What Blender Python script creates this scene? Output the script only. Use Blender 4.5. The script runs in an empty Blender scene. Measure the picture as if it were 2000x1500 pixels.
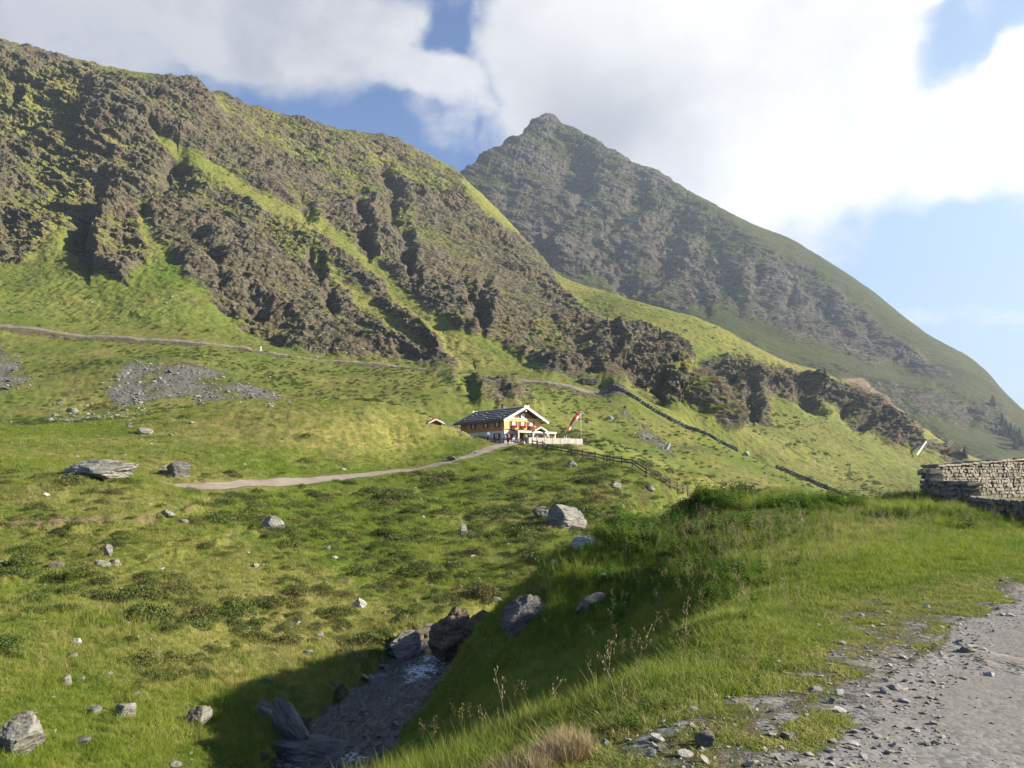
import bpy, bmesh, math, random
import numpy as np
from mathutils import Vector, Matrix, Euler
R = math.radians
random.seed(7); RNG = np.random.default_rng(7)
scene = bpy.context.scene; col = scene.collection

# ------------------------------------------------------------------ camera
F = 1450.0; PITCH = R(6.88)
cam_d = bpy.data.cameras.new('camera'); cam = bpy.data.objects.new('camera', cam_d); col.objects.link(cam)
cam_d.sensor_width = 36.0; cam_d.lens = 36.0 * F / 2000.0; cam_d.clip_start = 0.1; cam_d.clip_end = 20000
cam.location = (0, 0, 0); cam.rotation_euler = (R(90) + PITCH, 0, 0); scene.camera = cam
CT, ST = math.cos(PITCH), math.sin(PITCH)
def ray(px, py):
    cx = (px - 1000.0) / F; cy = (750.0 - py) / F
    dy = CT - cy * ST; dz = ST + cy * CT
    return cx / dy, dz / dy
def P(px, py, Y):
    a, b = ray(px, py); return (a * Y, Y, b * Y)
def dirv(px, py):
    a, b = ray(px, py); return Vector((a, 1, b)).normalized()
def proj(x, y, z):
    yy = y * CT + z * ST; zz = -y * ST + z * CT
    yy = np.maximum(yy, 0.05)
    return 1000 + F * x / yy, 750 - F * zz / yy

# ------------------------------------------------------------------ light
SUN_EL, SUN_AZ = R(24), R(95)          # azimuth clockwise from +Y
scene.view_settings.view_transform = 'Standard'; scene.view_settings.look = 'None'
scene.view_settings.gamma = 1.0; scene.view_settings.use_curve_mapping = False
scene.view_settings.exposure = 1.7
sd = Vector((math.sin(SUN_AZ) * math.cos(SUN_EL), math.cos(SUN_AZ) * math.cos(SUN_EL), math.sin(SUN_EL)))
sun_d = bpy.data.lights.new('sun', 'SUN'); sun = bpy.data.objects.new('sun', sun_d); col.objects.link(sun)
sun_d.energy = 5.0; sun_d.angle = R(0.5); sun_d.color = (1.0, 0.92, 0.76)
sun.location = (60, -20, 60); sun.rotation_euler = (-sd).to_track_quat('-Z', 'Y').to_euler()
try: scene.cycles.volume_bounces = 0; scene.cycles.max_bounces = 5; scene.cycles.diffuse_bounces = 1
except Exception: pass

class NT:
    """small node-tree writer"""
    def __init__(s, tree): s.t = tree; s.l = tree.links
    def n(s, typ, ins=None, **kw):
        nd = s.t.nodes.new(typ)
        for k, v in kw.items(): setattr(nd, k, v)
        if ins:
            for k, v in ins.items():
                sock = nd.inputs[k]
                if isinstance(v, bpy.types.NodeSocket): s.l.new(v, sock)
                elif isinstance(v, bpy.types.Node): s.l.new(v.outputs[0], sock)
                else: sock.default_value = (tuple(v) + (1,)) if (sock.type == 'RGBA' and isinstance(v, tuple) and len(v) == 3) else v
        return nd
    def m(s, op, a, b=None, c=None, clamp=False):
        ins = {0: a}
        if b is not None: ins[1] = b
        if c is not None: ins[2] = c
        return s.n('ShaderNodeMath', ins, operation=op, use_clamp=clamp).outputs[0]
    def vm(s, op, a, b=None, out=0):
        ins = {0: a}
        if b is not None: ins[1] = b
        return s.n('ShaderNodeVectorMath', ins, operation=op).outputs[out]
    def mr(s, v, a, b, c=0.0, d=1.0, smooth=True):
        return s.n('ShaderNodeMapRange', {0: v, 1: a, 2: b, 3: c, 4: d}, interpolation_type='SMOOTHSTEP' if smooth else 'LINEAR').outputs[0]
    def mix(s, f, a, b, mode='MIX'):
        nd = s.t.nodes.new('ShaderNodeMix'); nd.data_type = 'RGBA'; nd.blend_type = mode
        for i, v in ((0, f), (6, a), (7, b)):
            if isinstance(v, (bpy.types.NodeSocket)): s.l.new(v, nd.inputs[i])
            else: nd.inputs[i].default_value = (tuple(v) + (1,)) if isinstance(v, (tuple, list)) and len(v) == 3 else v
        return nd.outputs[2]
    def noise(s, vec, scale, detail=4, rough=0.55, dist=0.0, out=0):
        return s.n('ShaderNodeTexNoise', {'Vector': vec, 'Scale': scale, 'Detail': detail, 'Roughness': rough, 'Distortion': dist}).outputs[out]
    def ramp(s, f, stops):
        nd = s.n('ShaderNodeValToRGB', {0: f}); cr = nd.color_ramp
        while len(cr.elements) < len(stops): cr.elements.new(0.5)
        for e, (p, c) in zip(cr.elements, stops):
            e.position = p; e.color = tuple(c) + (1,) if len(c) == 3 else c
        return nd.outputs[0]

# ------------------------------------------------------------------ sky
world = bpy.data.worlds.new('World'); scene.world = world; world.use_nodes = True
w = NT(world.node_tree); world.node_tree.nodes.clear()
sky = w.n('ShaderNodeTexSky', sky_type='NISHITA'); sky.sun_disc = False
sky.sun_elevation = SUN_EL; sky.sun_rotation = SUN_AZ; sky.altitude = 2000; sky.air_density = 1.0; sky.dust_density = 1.2; sky.ozone_density = 1.5
dv = w.vm('NORMALIZE', w.n('ShaderNodeTexCoord').outputs['Generated'])
_wn = w.n('ShaderNodeVectorMath', {0: w.vm('SUBTRACT', w.noise(dv, 3.2, 5, .55, out=1), (.5, .5, .5)), 3: .24}, operation='SCALE').outputs[0]
dvw = w.vm('ADD', dv, _wn)
def blob(px, py, rx, ry, rot, soft=0.5):
    c = dirv(px, py); rgt = Vector((c.y, -c.x, 0)).normalized(); up = rgt.cross(c).normalized()
    a = R(rot); ax = rgt * math.cos(a) + up * math.sin(a); ay = -rgt * math.sin(a) + up * math.cos(a)
    q = w.vm('SUBTRACT', dvw, tuple(c))
    u = w.m('MULTIPLY', w.vm('DOT_PRODUCT', q, tuple(ax), 1), F / rx); v = w.m('MULTIPLY', w.vm('DOT_PRODUCT', q, tuple(ay), 1), F / ry)
    r = w.m('SQRT', w.m('ADD', w.m('MULTIPLY', u, u), w.m('MULTIPLY', v, v)))
    front = w.m('GREATER_THAN', w.vm('DOT_PRODUCT', dv, tuple(c), 1), 0.0)
    return w.m('MULTIPLY', w.mr(r, 1 - soft, 1 + soft, 1.0, 0.0), front)
clouds = [(40, 10, 300, 95, -12, 1), (330, -50, 330, 130, 0, 1), (620, 50, 240, 130, -12, 1), (780, 150, 210, 62, -14, .9), (885, 250, 60, 55, 30, .5),
          (1080, 90, 150, 130, -10, 1), (1200, 200, 220, 150, -25, 1), (1420, 150, 420, 300, -30, 1.2), (1600, 430, 150, 130, -55, 1.0),
          (1830, 310, 190, 90, 5, 1.1), (1960, 130, 200, 70, 20, 1), (1600, -60, 420, 200, 0, 1), (1500, 330, 260, 150, -40, 1), (1700, 560, 110, 50, -45, .7),
          (1830, 650, 160, 26, -8, .55), (1990, 350, 80, 30, 0, .4), (2350, 200, 300, 300, 0, .8), (-400, 200, 500, 400, 0, .8), (1850, 330, 160, 60, 0, .5)]
acc = None
for (px, py, rx, ry, rot, k) in clouds:
    b = w.m('MULTIPLY', blob(px, py, rx, ry, rot, .45), k)
    acc = b if acc is None else w.m('MAXIMUM', acc, b)
for (px, py, rx, ry, rot, k) in [(905, 40, 75, 55, 60, .6), (1920, 10, 120, 40, 25, .6), (1790, 80, 50, 40, 40, .5), (370, 160, 150, 45, -25, .35), (1385, 345, 0, 0, 0, 0), (1800, 480, 190, 110, -10, .55)]:
    if rx: acc = w.m('SUBTRACT', acc, w.m('MULTIPLY', blob(px, py, rx, ry, rot, .6), k))
n1 = w.m('ADD', w.m('MULTIPLY', w.noise(dv, 5.0, 9, 0.62, 0.3), .75), w.m('MULTIPLY', w.noise(dv, 16.0, 8, 0.65, 0.4), .25)); n2 = w.noise(dvw, 4.5, 7, 0.6)
el = w.n('ShaderNodeSeparateXYZ', {0: dv}).outputs
behind = w.mr(el[1], 0.35, -0.1, 0.0, 0.05)
high = w.mr(el[2], 0.55, 0.75, 0.0, 0.1)
acc = w.m('MAXIMUM', acc, w.m('MAXIMUM', behind, high))
cov = w.m('ADD', acc, w.m('MULTIPLY', w.m('SUBTRACT', n1, 0.5), 2.6))
cov = w.mr(cov, 0.14, 0.90)
# cloud tone: lavender grey thick parts on the left, brilliant toward the sun side
bright = w.mr(w.vm('DOT_PRODUCT', dv, tuple(dirv(1750, 250)), 1), 0.80, 0.985)
greyn = w.mr(n2, 0.35, 0.7)
grey_blob = w.m('MAXIMUM', w.m('MULTIPLY', blob(1180, 230, 150, 130, -30, .8), .95), w.m('MULTIPLY', blob(150, 60, 400, 120, -12, .9), .6))
ctone = w.mix(w.m('MAXIMUM', w.m('MULTIPLY', greyn, w.m('SUBTRACT', 1.0, bright)), grey_blob), (0.235, 0.238, 0.25), (0.145, 0.152, 0.175))
ctone = w.mix(w.m('MULTIPLY', bright, w.m('SUBTRACT', 1.0, grey_blob)), ctone, w.mix(w.mr(n2, .38, .66), (0.315, 0.315, 0.315), (0.262, 0.264, 0.270)))
skyc = w.n('ShaderNodeVectorMath', {0: sky.outputs[0], 3: 0.050}, operation='SCALE').outputs[0]
skyc = w.mix(1.0, skyc, (0.80, 0.98, 1.22), 'MULTIPLY')
# thin bright veil over the right part of the sky
veil = w.mr(w.vm('DOT_PRODUCT', dv, tuple(dirv(2000, 420)), 1), 0.86, 1.0, 0.0, 0.62)
skyc = w.mix(veil, skyc, (0.17, 0.222, 0.29))
final = w.mix(cov, skyc, ctone)
# pale blue-grey air low on the right
lowv = w.mr(el[2], 0.34, 0.02, 0.0, 0.85)
final = w.mix(lowv, final, (0.165, 0.205, 0.25))
bg = w.n('ShaderNodeBackground', {0: final, 1: 1.0})
w.n('ShaderNodeOutputWorld', {0: bg.outputs[0]})

# ------------------------------------------------------------------ helpers
def tag(o, label=None, cat=None, group=None, kind=None):
    if label: o['label'] = label
    if cat: o['category'] = cat
    if group: o['group'] = group
    if kind: o['kind'] = kind
    return o
_perm = RNG.permutation(256).astype(np.int32); _perm = np.concatenate([_perm, _perm, _perm])
_g3 = RNG.normal(size=(256, 3)); _g3 /= np.linalg.norm(_g3, axis=1)[:, None]; _g3 = _g3.astype(np.float32)
def pn(x, y, z=0.0):
    x = np.asarray(x, np.float32); y = np.asarray(y, np.float32); z = np.broadcast_to(np.asarray(z, np.float32), x.shape)
    xi = np.floor(x).astype(np.int32); yi = np.floor(y).astype(np.int32); zi = np.floor(z).astype(np.int32)
    fx, fy, fz = x - xi, y - yi, z - zi
    xi &= 255; yi &= 255; zi &= 255
    u, v, t = (q * q * q * (q * (q * 6 - 15) + 10) for q in (fx, fy, fz))
    def g(a, b, c):
        h = _perm[_perm[_perm[(xi + a) & 255] + ((yi + b) & 255)] + ((zi + c) & 255)]
        gr = _g3[h]; return gr[..., 0] * (fx - a) + gr[..., 1] * (fy - b) + gr[..., 2] * (fz - c)
    l = lambda a, b, s: a + s * (b - a)
    return 1.6 * l(l(l(g(0,0,0), g(1,0,0), u), l(g(0,1,0), g(1,1,0), u), v), l(l(g(0,0,1), g(1,0,1), u), l(g(0,1,1), g(1,1,1), u), v), t)
def fbm(x, y, z=0.0, oct=4, gain=0.5, lac=2.03, ridged=False):
    s = 0; a = 1.0; tot = 0
    for i in range(oct):
        v = pn(np.asarray(x) * lac ** i + i * 17.3, np.asarray(y) * lac ** i + i * 5.1, np.asarray(z) * lac ** i + i * 9.7)
        if ridged: v = 1 - 2 * np.abs(v)
        s = s + a * v; tot += a; a *= gain
    return s / tot
def sst(a, b, v): 
    t = np.clip((v - a) / (b - a), 0, 1); return t * t * (3 - 2 * t)
def resample(pl, step):
    pl = np.array(pl, float); d = np.hypot(np.diff(pl[:, 0]), np.diff(pl[:, 1])); s = np.concatenate([[0], np.cumsum(d)])
    n = max(2, int(s[-1] / step) + 1); q = np.linspace(0, s[-1], n)
    return np.stack([np.interp(q, s, pl[:, k]) for k in range(pl.shape[1])], 1)
def dist_pl(x, y, pl):
    """distance to a polyline, position along it (0..n-1) and side"""
    best = np.full(np.shape(x), 1e9, np.float32); par = np.zeros(np.shape(x), np.float32); side = np.zeros(np.shape(x), np.float32)
    for i in range(len(pl) - 1):
        ax, ay = pl[i][:2]; bx, by = pl[i + 1][:2]; dx, dy = bx - ax, by - ay; L = dx * dx + dy * dy + 1e-9
        t = np.clip(((x - ax) * dx + (y - ay) * dy) / L, 0, 1)
        d = np.hypot(x - ax - t * dx, y - ay - t * dy); k = d < best
        best = np.where(k, d, best); par = np.where(k, i + t, par); side = np.where(k, np.sign((x - ax) * dy - (y - ay) * dx), side)
    return best, par, side
def poly_sd(x, y, pl):
    """signed distance to polygon, positive inside"""
    inside = np.zeros(np.shape(x), bool); n = len(pl); best = np.full(np.shape(x), 1e9, np.float32)
    for i in range(n):
        ax, ay = pl[i]; bx, by = pl[(i + 1) % n]
        c = ((ay > y) != (by > y)) & (x < (bx - ax) * (y - ay) / (by - ay + 1e-9) + ax); inside ^= c
        dx, dy = bx - ax, by - ay; t = np.clip(((x - ax) * dx + (y - ay) * dy) / (dx * dx + dy * dy + 1e-9), 0, 1)
        best = np.minimum(best, np.hypot(x - ax - t * dx, y - ay - t * dy))
    return np.where(inside, best, -best)

class TPS:
    APEX = 6.0
    def __init__(s, pts, smooth=1e-4):
        p = np.array(pts, float); a, b = s.q(p[:, 0], p[:, 1]); v = p[:, 2] / (p[:, 1] + 14)
        n = len(p); s.a, s.b = a, b
        K = s.k(a[:, None] - a[None], b[:, None] - b[None]) + smooth * np.eye(n)
        Pm = np.stack([np.ones(n), a, b], 1); A = np.zeros((n + 3, n + 3)); A[:n, :n] = K; A[:n, n:] = Pm; A[n:, :n] = Pm.T
        s.w = np.linalg.solve(A, np.concatenate([v, np.zeros(3)]))
    @staticmethod
    def q(x, y): yy = np.maximum(y + 6, 0.6); return x / yy * 2.6, np.log(yy) * 1.6
    @staticmethod
    def k(da, db): r2 = da * da + db * db + 1e-12; return 0.5 * r2 * np.log(r2)
    def __call__(s, x, y):
        sh = np.shape(x); x = np.ravel(x).astype(float); y = np.ravel(y).astype(float); a, b = s.q(x, y); out = s.w[-3] + s.w[-2] * a + s.w[-1] * b
        for i in range(len(s.a)): out += s.w[i] * s.k(a - s.a[i], b - s.b[i])
        return (out * (y + 14)).reshape(sh)

# ------------------------------------------------------------------ control points of the land
near = []
def L(step, *pts):
    for q in resample(pts, step): near.append(P(*q))
def A(*pts):
    for q in pts: near.append(P(*q))
def W(*pts):
    near.extend(pts)
# plateau with the road
W((0.4, 4, -1.72), (1.5, 2, -1.7), (3, 4, -1.7), (8, 4, -1.7), (3, 7, -1.7), (6, 9, -1.7), (9, 12, -1.66), (12, 7, -1.7), (14, 14, -1.6), (20, 14, -1.5), (24, 22, -1.3), (14, 22, -1.45),
  (0, 0, -1.7), (8, 0, -1.7), (0, -4, -1.7), (8, -4, -1.7), (16, 0, -1.7), (9, 17, -1.55), (5, 12.5, -1.75), (3.4, 9, -1.78), (2.0, 6.5, -1.75), (-8, -4, -3.5), (-14, 2, -6.5), (-7, 5, -5.2), (-3, 1, -2.4), (-6, 0.5, -3.8))
A((1380, 975, 30), (1500, 978, 30), (1640, 980, 30), (1800, 978, 33), (2000, 985, 32), (1450, 1040, 21), (1450, 1110, 15.5), (1650, 1040, 20), (2150, 985, 33))
# bank falling from the plateau to the stream
A((1100, 1450, 5.6), (1290, 1335, 6.6), (1400, 1210, 9.3), (1000, 1500, 5.4), (900, 1500, 7.4), (800, 1500, 11), (1000, 1350, 15), (1200, 1250, 15.6), (1100, 1300, 15.6), (1000, 1250, 20), (900, 1400, 17), (800, 1450, 18.5), (1200, 1350, 9.4), (1320, 1250, 11),
  (720, 1500, 19), (860, 1390, 21), (905, 1270, 23), (975, 1205, 24), (1040, 1145, 25), (1100, 1098, 26), (1160, 1058, 27), (1210, 1038, 28), (1250, 1110, 21), (1130, 1180, 20), (1290, 1030, 27), (1330, 1000, 30))
# behind the bank crest (hidden gorge side)
W((-2.3, 24, -7.0), (0.8, 28, -6.4), (3.2, 32, -5.9), (7, 36, -5.0), (10.5, 40, -4.2), (15, 46, -4.0), (22, 52, -4.2), (32, 55, -4.4), (40, 60, -4.8), (13, 38, -2.6))
stream_px = [(560, 1600, 18.5), (650, 1500, 22.3), (690, 1430, 24.8), (735, 1385, 26.8), (785, 1345, 29), (822, 1312, 31), (838, 1278, 32.8)]
STR = [P(*q) for q in stream_px] + [(-1.3, 36, -7.5), (1.8, 40.5, -7.4), (5.8, 47, -7.2), (10.5, 56, -6.9), (15, 68, -6.5), (20, 88, -5.8), (36, 120, -6)]
W((-12, 10, -9.2))
for (x, y, z) in resample(np.array([(a, b, c) for a, b, c in STR]), 5): near.append((x, y, z + 0.55))
# left bank rising from the stream to the meadow
A((0, 1500, 17), (300, 1500, 19), (480, 1500, 20.6), (560, 1400, 25), (620, 1330, 28.5), (700, 1290, 31), (760, 1250, 33.5), (0, 1250, 26), (300, 1250, 28.5), (600, 1250, 32.5), (0, 1130, 35), (300, 1110, 38), (550, 1110, 41), (750, 1130, 43), (900, 1180, 39.5), (860, 1100, 48), (1000, 1110, 47),
  (1100, 1090, 47), (0, 1000, 48), (200, 1000, 50), (380, 1000, 53), (500, 1015, 54), (560, 1050, 50), (600, 1010, 62), (0, 925, 60), (120, 922, 61), (250, 935, 62), (330, 950, 64), (700, 1050, 58), (800, 1000, 70), (950, 1000, 71), (1050, 1040, 60), (1170, 1060, 58), (1100, 960, 82), (1250, 1000, 66), (1330, 985, 72),
  (-300, 1250, 26), (-300, 1000, 48), (-300, 925, 62), (-300, 1500, 15))
PATH1 = [(335, 951, 67), (450, 946, 74), (600, 937, 84), (720, 926, 93), (830, 912, 103), (905, 893, 112), (960, 876, 120), (1010, 866, 127)]
L(60, *PATH1)
A((450, 975, 68), (650, 970, 78), (850, 950, 90), (950, 910, 103), (1030, 890, 112), (1040, 930, 98), (1150, 925, 96), (1200, 940, 90))
FENCE = [(1040, 866, 126), (1072, 872, 122), (1140, 885, 117), (1185, 893, 112), (1235, 906, 106), (1280, 928, 98), (1315, 950, 90), (1360, 968, 84)]
L(70, *[(a, b + 5, c) for a, b, c in FENCE])
A((1200, 905, 135), (1300, 925, 128), (1400, 945, 120), (1500, 962, 118), (1400, 985, 80), (1500, 1000, 80), (1600, 990, 110), (1800, 1000, 110), (2100, 1010, 110))
# meadow, mound and hut shelf
A((0, 905, 72), (150, 903, 76), (330, 905, 80), (500, 915, 84), (0, 865, 92), (150, 868, 90), (300, 872, 90), (450, 880, 92), (620, 892, 100), (780, 890, 112), (870, 876, 119), (720, 893, 106))
L(55, (260, 828, 112), (330, 808, 116), (430, 793, 119), (520, 786, 121), (620, 784, 122), (720, 785, 123), (790, 796, 127), (850, 818, 129), (905, 844, 129.5))
A((330, 850, 100), (450, 835, 106), (600, 830, 108), (720, 830, 114), (800, 845, 119))
A((560, 805, 140), (680, 805, 140), (430, 812, 138), (780, 812, 142), (330, 825, 134))
HZ = P(1000, 866, 128)[2]
W(*[(x, y, HZ) for x, y in ((-8, 133), (-2, 131), (4, 130), (11, 130), (-4, 140), (4, 142), (10, 138), (-10, 146), (-14, 140), (0, 136), (8, 133))])
W((16, 131, HZ - 2.2), (18, 140, HZ - 1.0), (14, 150, HZ + 3))
A((0, 828, 128), (120, 822, 132), (230, 812, 138), (0, 780, 155), (180, 795, 155), (360, 786, 158), (540, 784, 162), (200, 720, 178), (380, 712, 182), (500, 745, 178), (600, 770, 172), (740, 765, 178), (860, 775, 176), (0, 700, 190))
PATH2 = [(-300, 600, 225), (0, 632, 225), (110, 648, 226), (200, 658, 227), (330, 664, 228), (440, 672, 230), (510, 683, 232), (600, 700, 232), (700, 708, 232), (820, 720, 230), (900, 731, 226), (1000, 742, 222), (1100, 748, 222), (1190, 757, 224)]
L(110, *PATH2)
A((950, 800, 175), (1050, 790, 190), (1150, 850, 170), (1250, 860, 180), (1300, 900, 165), (1400, 940, 160), (1100, 820, 180))
WALL2 = [(1188, 762, 224), (1250, 792, 218), (1340, 832, 212), (1430, 880, 205), (1520, 918, 200), (1600, 948, 194), (1665, 975, 188)]
L(90, *WALL2)
# foot of the crags, faces and skyline of the left mountain
A((0, 540, 270), (100, 560, 265), (250, 570, 262), (350, 580, 262), (480, 640, 256), (640, 670, 256), (800, 690, 256), (900, 700, 250), (1000, 715, 245), (900, 640, 275), (1000, 670, 275), (1100, 720, 250), (1200, 735, 250), (1300, 760, 262))
A((0, 420, 335), (150, 450, 315), (300, 480, 310), (420, 520, 310), (560, 580, 300), (700, 620, 300), (850, 600, 320), (950, 610, 320), (1050, 640, 320), (1150, 660, 330), (1250, 680, 340))
A((0, 250, 430), (150, 290, 420), (300, 340, 400), (450, 400, 400), (600, 430, 420), (700, 470, 420), (800, 470, 450), (900, 520, 440), (1000, 570, 430), (1100, 620, 440), (550, 320, 500), (700, 360, 530), (820, 390, 560), (900, 440, 560), (980, 500, 560))
RIDGE = [(-420, -40, 560), (-200, 20, 550), (-40, 72, 545), (10, 92, 545), (30, 104, 545), (100, 127, 548), (200, 150, 555), (290, 164, 562), (340, 176, 568), (385, 188, 575), (415, 208, 590), (470, 222, 610), (530, 236, 630), (600, 256, 650), (640, 270, 665), (700, 284, 680), (780, 300, 700), (830, 322, 710), (866, 352, 705), (900, 378, 695), (950, 415, 680), (1000, 455, 660), (1035, 505, 640), (1075, 548, 615), (1110, 578, 590), (1160, 592, 565), (1210, 606, 545), (1260, 622, 520), (1320, 640, 500), (1390, 655, 485), (1450, 675, 470), (1500, 700, 465), (1560, 722, 460), (1620, 735, 460), (1680, 770, 455), (1740, 800, 450), (1800, 845, 450), (1850, 890, 440), (1900, 915, 430), (2000, 960, 420), (2200, 1050, 400), (2400, 1150, 400)]
L(45, *RIDGE)
for q in resample(RIDGE, 90):
    x, y, z = P(*q); near.append((x * 1.12 - 10, y * 1.12 + 10, z - 26 - 0.02 * y)); near.append((x * 1.6, y * 1.6, z - 160))
A((1300, 800, 262), (1400, 820, 290), (1330, 720, 340), (1400, 740, 370), (1500, 760, 390), (1500, 850, 290), (1600, 860, 320), (1600, 800, 380), (1700, 870, 345), (1700, 820, 400), (1780, 900, 350), (1400, 890, 240), (1500, 920, 235), (1600, 930, 250), (1750, 960, 240), (1900, 975, 230), (2100, 1000, 220), (1830, 930, 330), (1950, 960, 330))
T_near = TPS(near, 2e-5)

peak = []
def LP(step, *pts):
    for q in resample(pts, step): peak.append(P(*q))
def AP(*pts):
    for q in pts: peak.append(P(*q))
PRIDGE = [(600, 330, 1250), (800, 338, 1290), (870, 343, 1310), (895, 347, 1320), (925, 328, 1350), (960, 306, 1390), (985, 294, 1405), (1000, 281, 1420), (1025, 254, 1445), (1047, 235, 1460), (1060, 228, 1466), (1071, 222, 1470), (1083, 228, 1471), (1095, 236, 1472), (1108, 244, 1470), (1122, 243, 1468), (1145, 256, 1462), (1170, 279, 1454), (1200, 304, 1440), (1228, 332, 1424), (1248, 336, 1415), (1280, 346, 1404), (1310, 360, 1395), (1350, 383, 1380), (1425, 424, 1360), (1475, 450, 1345), (1545, 473, 1335), (1600, 510, 1318), (1665, 556, 1295), (1725, 603, 1268), (1780, 658, 1240), (1800, 682, 1228), (1870, 737, 1185), (1930, 759, 1140), (1950, 790, 1120), (1980, 822, 1095), (2000, 850, 1075), (2060, 900, 1040), (2200, 960, 1000), (2500, 1100, 900)]
LP(26, *PRIDGE)
for q in resample(PRIDGE, 60):
    x, y, z = P(*q); peak.append((x * 1.05, y * 1.05, z - 50)); peak.append((x * 1.5, y * 1.5, z - 500))
AP((900, 420, 1230), (1000, 420, 1240), (1100, 330, 1370), (1150, 400, 1270), (1100, 480, 1150), (1000, 520, 1120), (1100, 570, 1050), (1200, 500, 1150), (1250, 420, 1280), (1330, 480, 1220), (1200, 610, 960), (1300, 560, 1080), (1400, 520, 1180), (1300, 620, 950), (1400, 620, 930), (1450, 580, 1080), (1550, 560, 1180), (1550, 640, 980), (1650, 640, 1080), (1500, 690, 830), (1650, 735, 790), (1750, 730, 960), (1800, 755, 880), (1700, 690, 980), (1850, 790, 850), (1700, 800, 700), (1800, 850, 650), (1900, 830, 830), (1950, 860, 800), (1850, 890, 600), (1950, 900, 620), (2000, 920, 600), (1600, 760, 720), (2100, 940, 640), (1400, 700, 760), (1200, 680, 820), (1000, 650, 900), (800, 600, 950), (1700, 950, 500), (2000, 990, 480), (1400, 850, 560), (800, 800, 620))
T_peak = TPS(peak, 1e-6)

# ------------------------------------------------------------------ road, stream and shape masks
ROAD_EDGE = [(1.1, -20), (1.3, 0), (1.6, 4.5), (2.2, 5.2), (3.0, 6.2), (4.1, 7.6), (5.3, 9.0), (7.6, 11.2), (12, 14.3), (20, 18.6), (40, 27)]
STRs = resample(STR, 0.7)
PATH1w = resample([P(*q) for q in PATH1] + [(1.5, 131, HZ), (6, 132, HZ)], 3); PATH2w = resample([P(*q) for q in PATH2], 6)
def carve(x, y, z):
    z = np.array(z, float)
    # stream channel
    k = (y < 130) & (y > 8) & (x > -22) & (x < 45)
    if k.any():
        d, par, side = dist_pl(x[k], y[k], STRs); zs = np.interp(par, np.arange(len(STRs)), STRs[:, 2])
        wob = 0.5 * pn(x[k] * .8, y[k] * .8, 3.3) + 0.25 * pn(x[k] * 2.3, y[k] * 2.3, 1.3)
        wd = 1.55 + wob
        zz = z[k]; zb = zs - 0.35 + np.maximum(0, d - wd) * 1.7
        zz = np.minimum(zz, zb); zz = np.where(d > wd + 0.2, np.maximum(zz, zs + 0.15), zz)
        z[k] = zz
    # tracks are only worn into the slope; the hut shelf is level
    d = np.hypot((x - 1.5) / 14.5, (y - 136) / 9.0); s = 1 - sst(0.75, 1.15, d); z = z * (1 - s) + HZ * s
    # tracks levelled across the slope
    for pw, hw in ():
        k = (np.abs(y - 100) < 45) if hw < 2 else (y > 205) & (y < 250)
        if not k.any(): continue
        d, par, side = dist_pl(x[k], y[k], pw); zp = np.interp(par, np.arange(len(pw)), pw[:, 2]); s = 1 - sst(hw, hw * 1.9, d); z[k] = z[k] * (1 - s) + zp * s
    return z
def ground_disp(x, y, z):
    """soft lumps, tussocks and cattle treads"""
    dr, _, side = dist_pl(x, y, ROAD_EDGE); onroad = np.where((side > 0) | (dr < 0.01), 1.0, 0.0)
    off = np.where(side > 0, -dr, dr)              # metres from the road edge, negative on the road
    far = sst(0.3, 4, off)
    a = sst(12, 60, y)
    h = far * (0.06 + 0.34 * a) * fbm(x * .32, y * .32, 0.5, 3) + far * (0.05 + 0.20 * a) * fbm(x * .95, y * .95, 2.2, 3)
    h += sst(150, 260, y) * (1.2 * fbm(x * .05, y * .05, 4.4, 4))
    h = h * (.25 + .75 * sst(1.5, 5, dist_pl(x, y, PATH1w)[0]))
    left = sst(2.0, 9.0, off) * sst(10, 25, y) * (1 - sst(150, 200, y))
    tread = z / 0.75 + 1.2 * pn(x * .12, y * .12, 8.8)
    fr = tread - np.floor(tread); h += left * 0.30 * (np.where(fr < .75, fr / .75, (1 - fr) / .25) - .5) * (0.5 + 0.5 * sst(-.2, .4, pn(x * .15, y * .15, 1.8)))
    h += (1 - far) * 0.012 * fbm(x * 3, y * 3, 0, 3) - 0.03 * sst(.6, -.6, off)
    return h
def Hn(x, y):
    x = np.atleast_1d(np.asarray(x, float)); y = np.atleast_1d(np.asarray(y, float))
    z = T_near(x, y)
    return carve(x, y, z + ground_disp(x, y, z))

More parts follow.
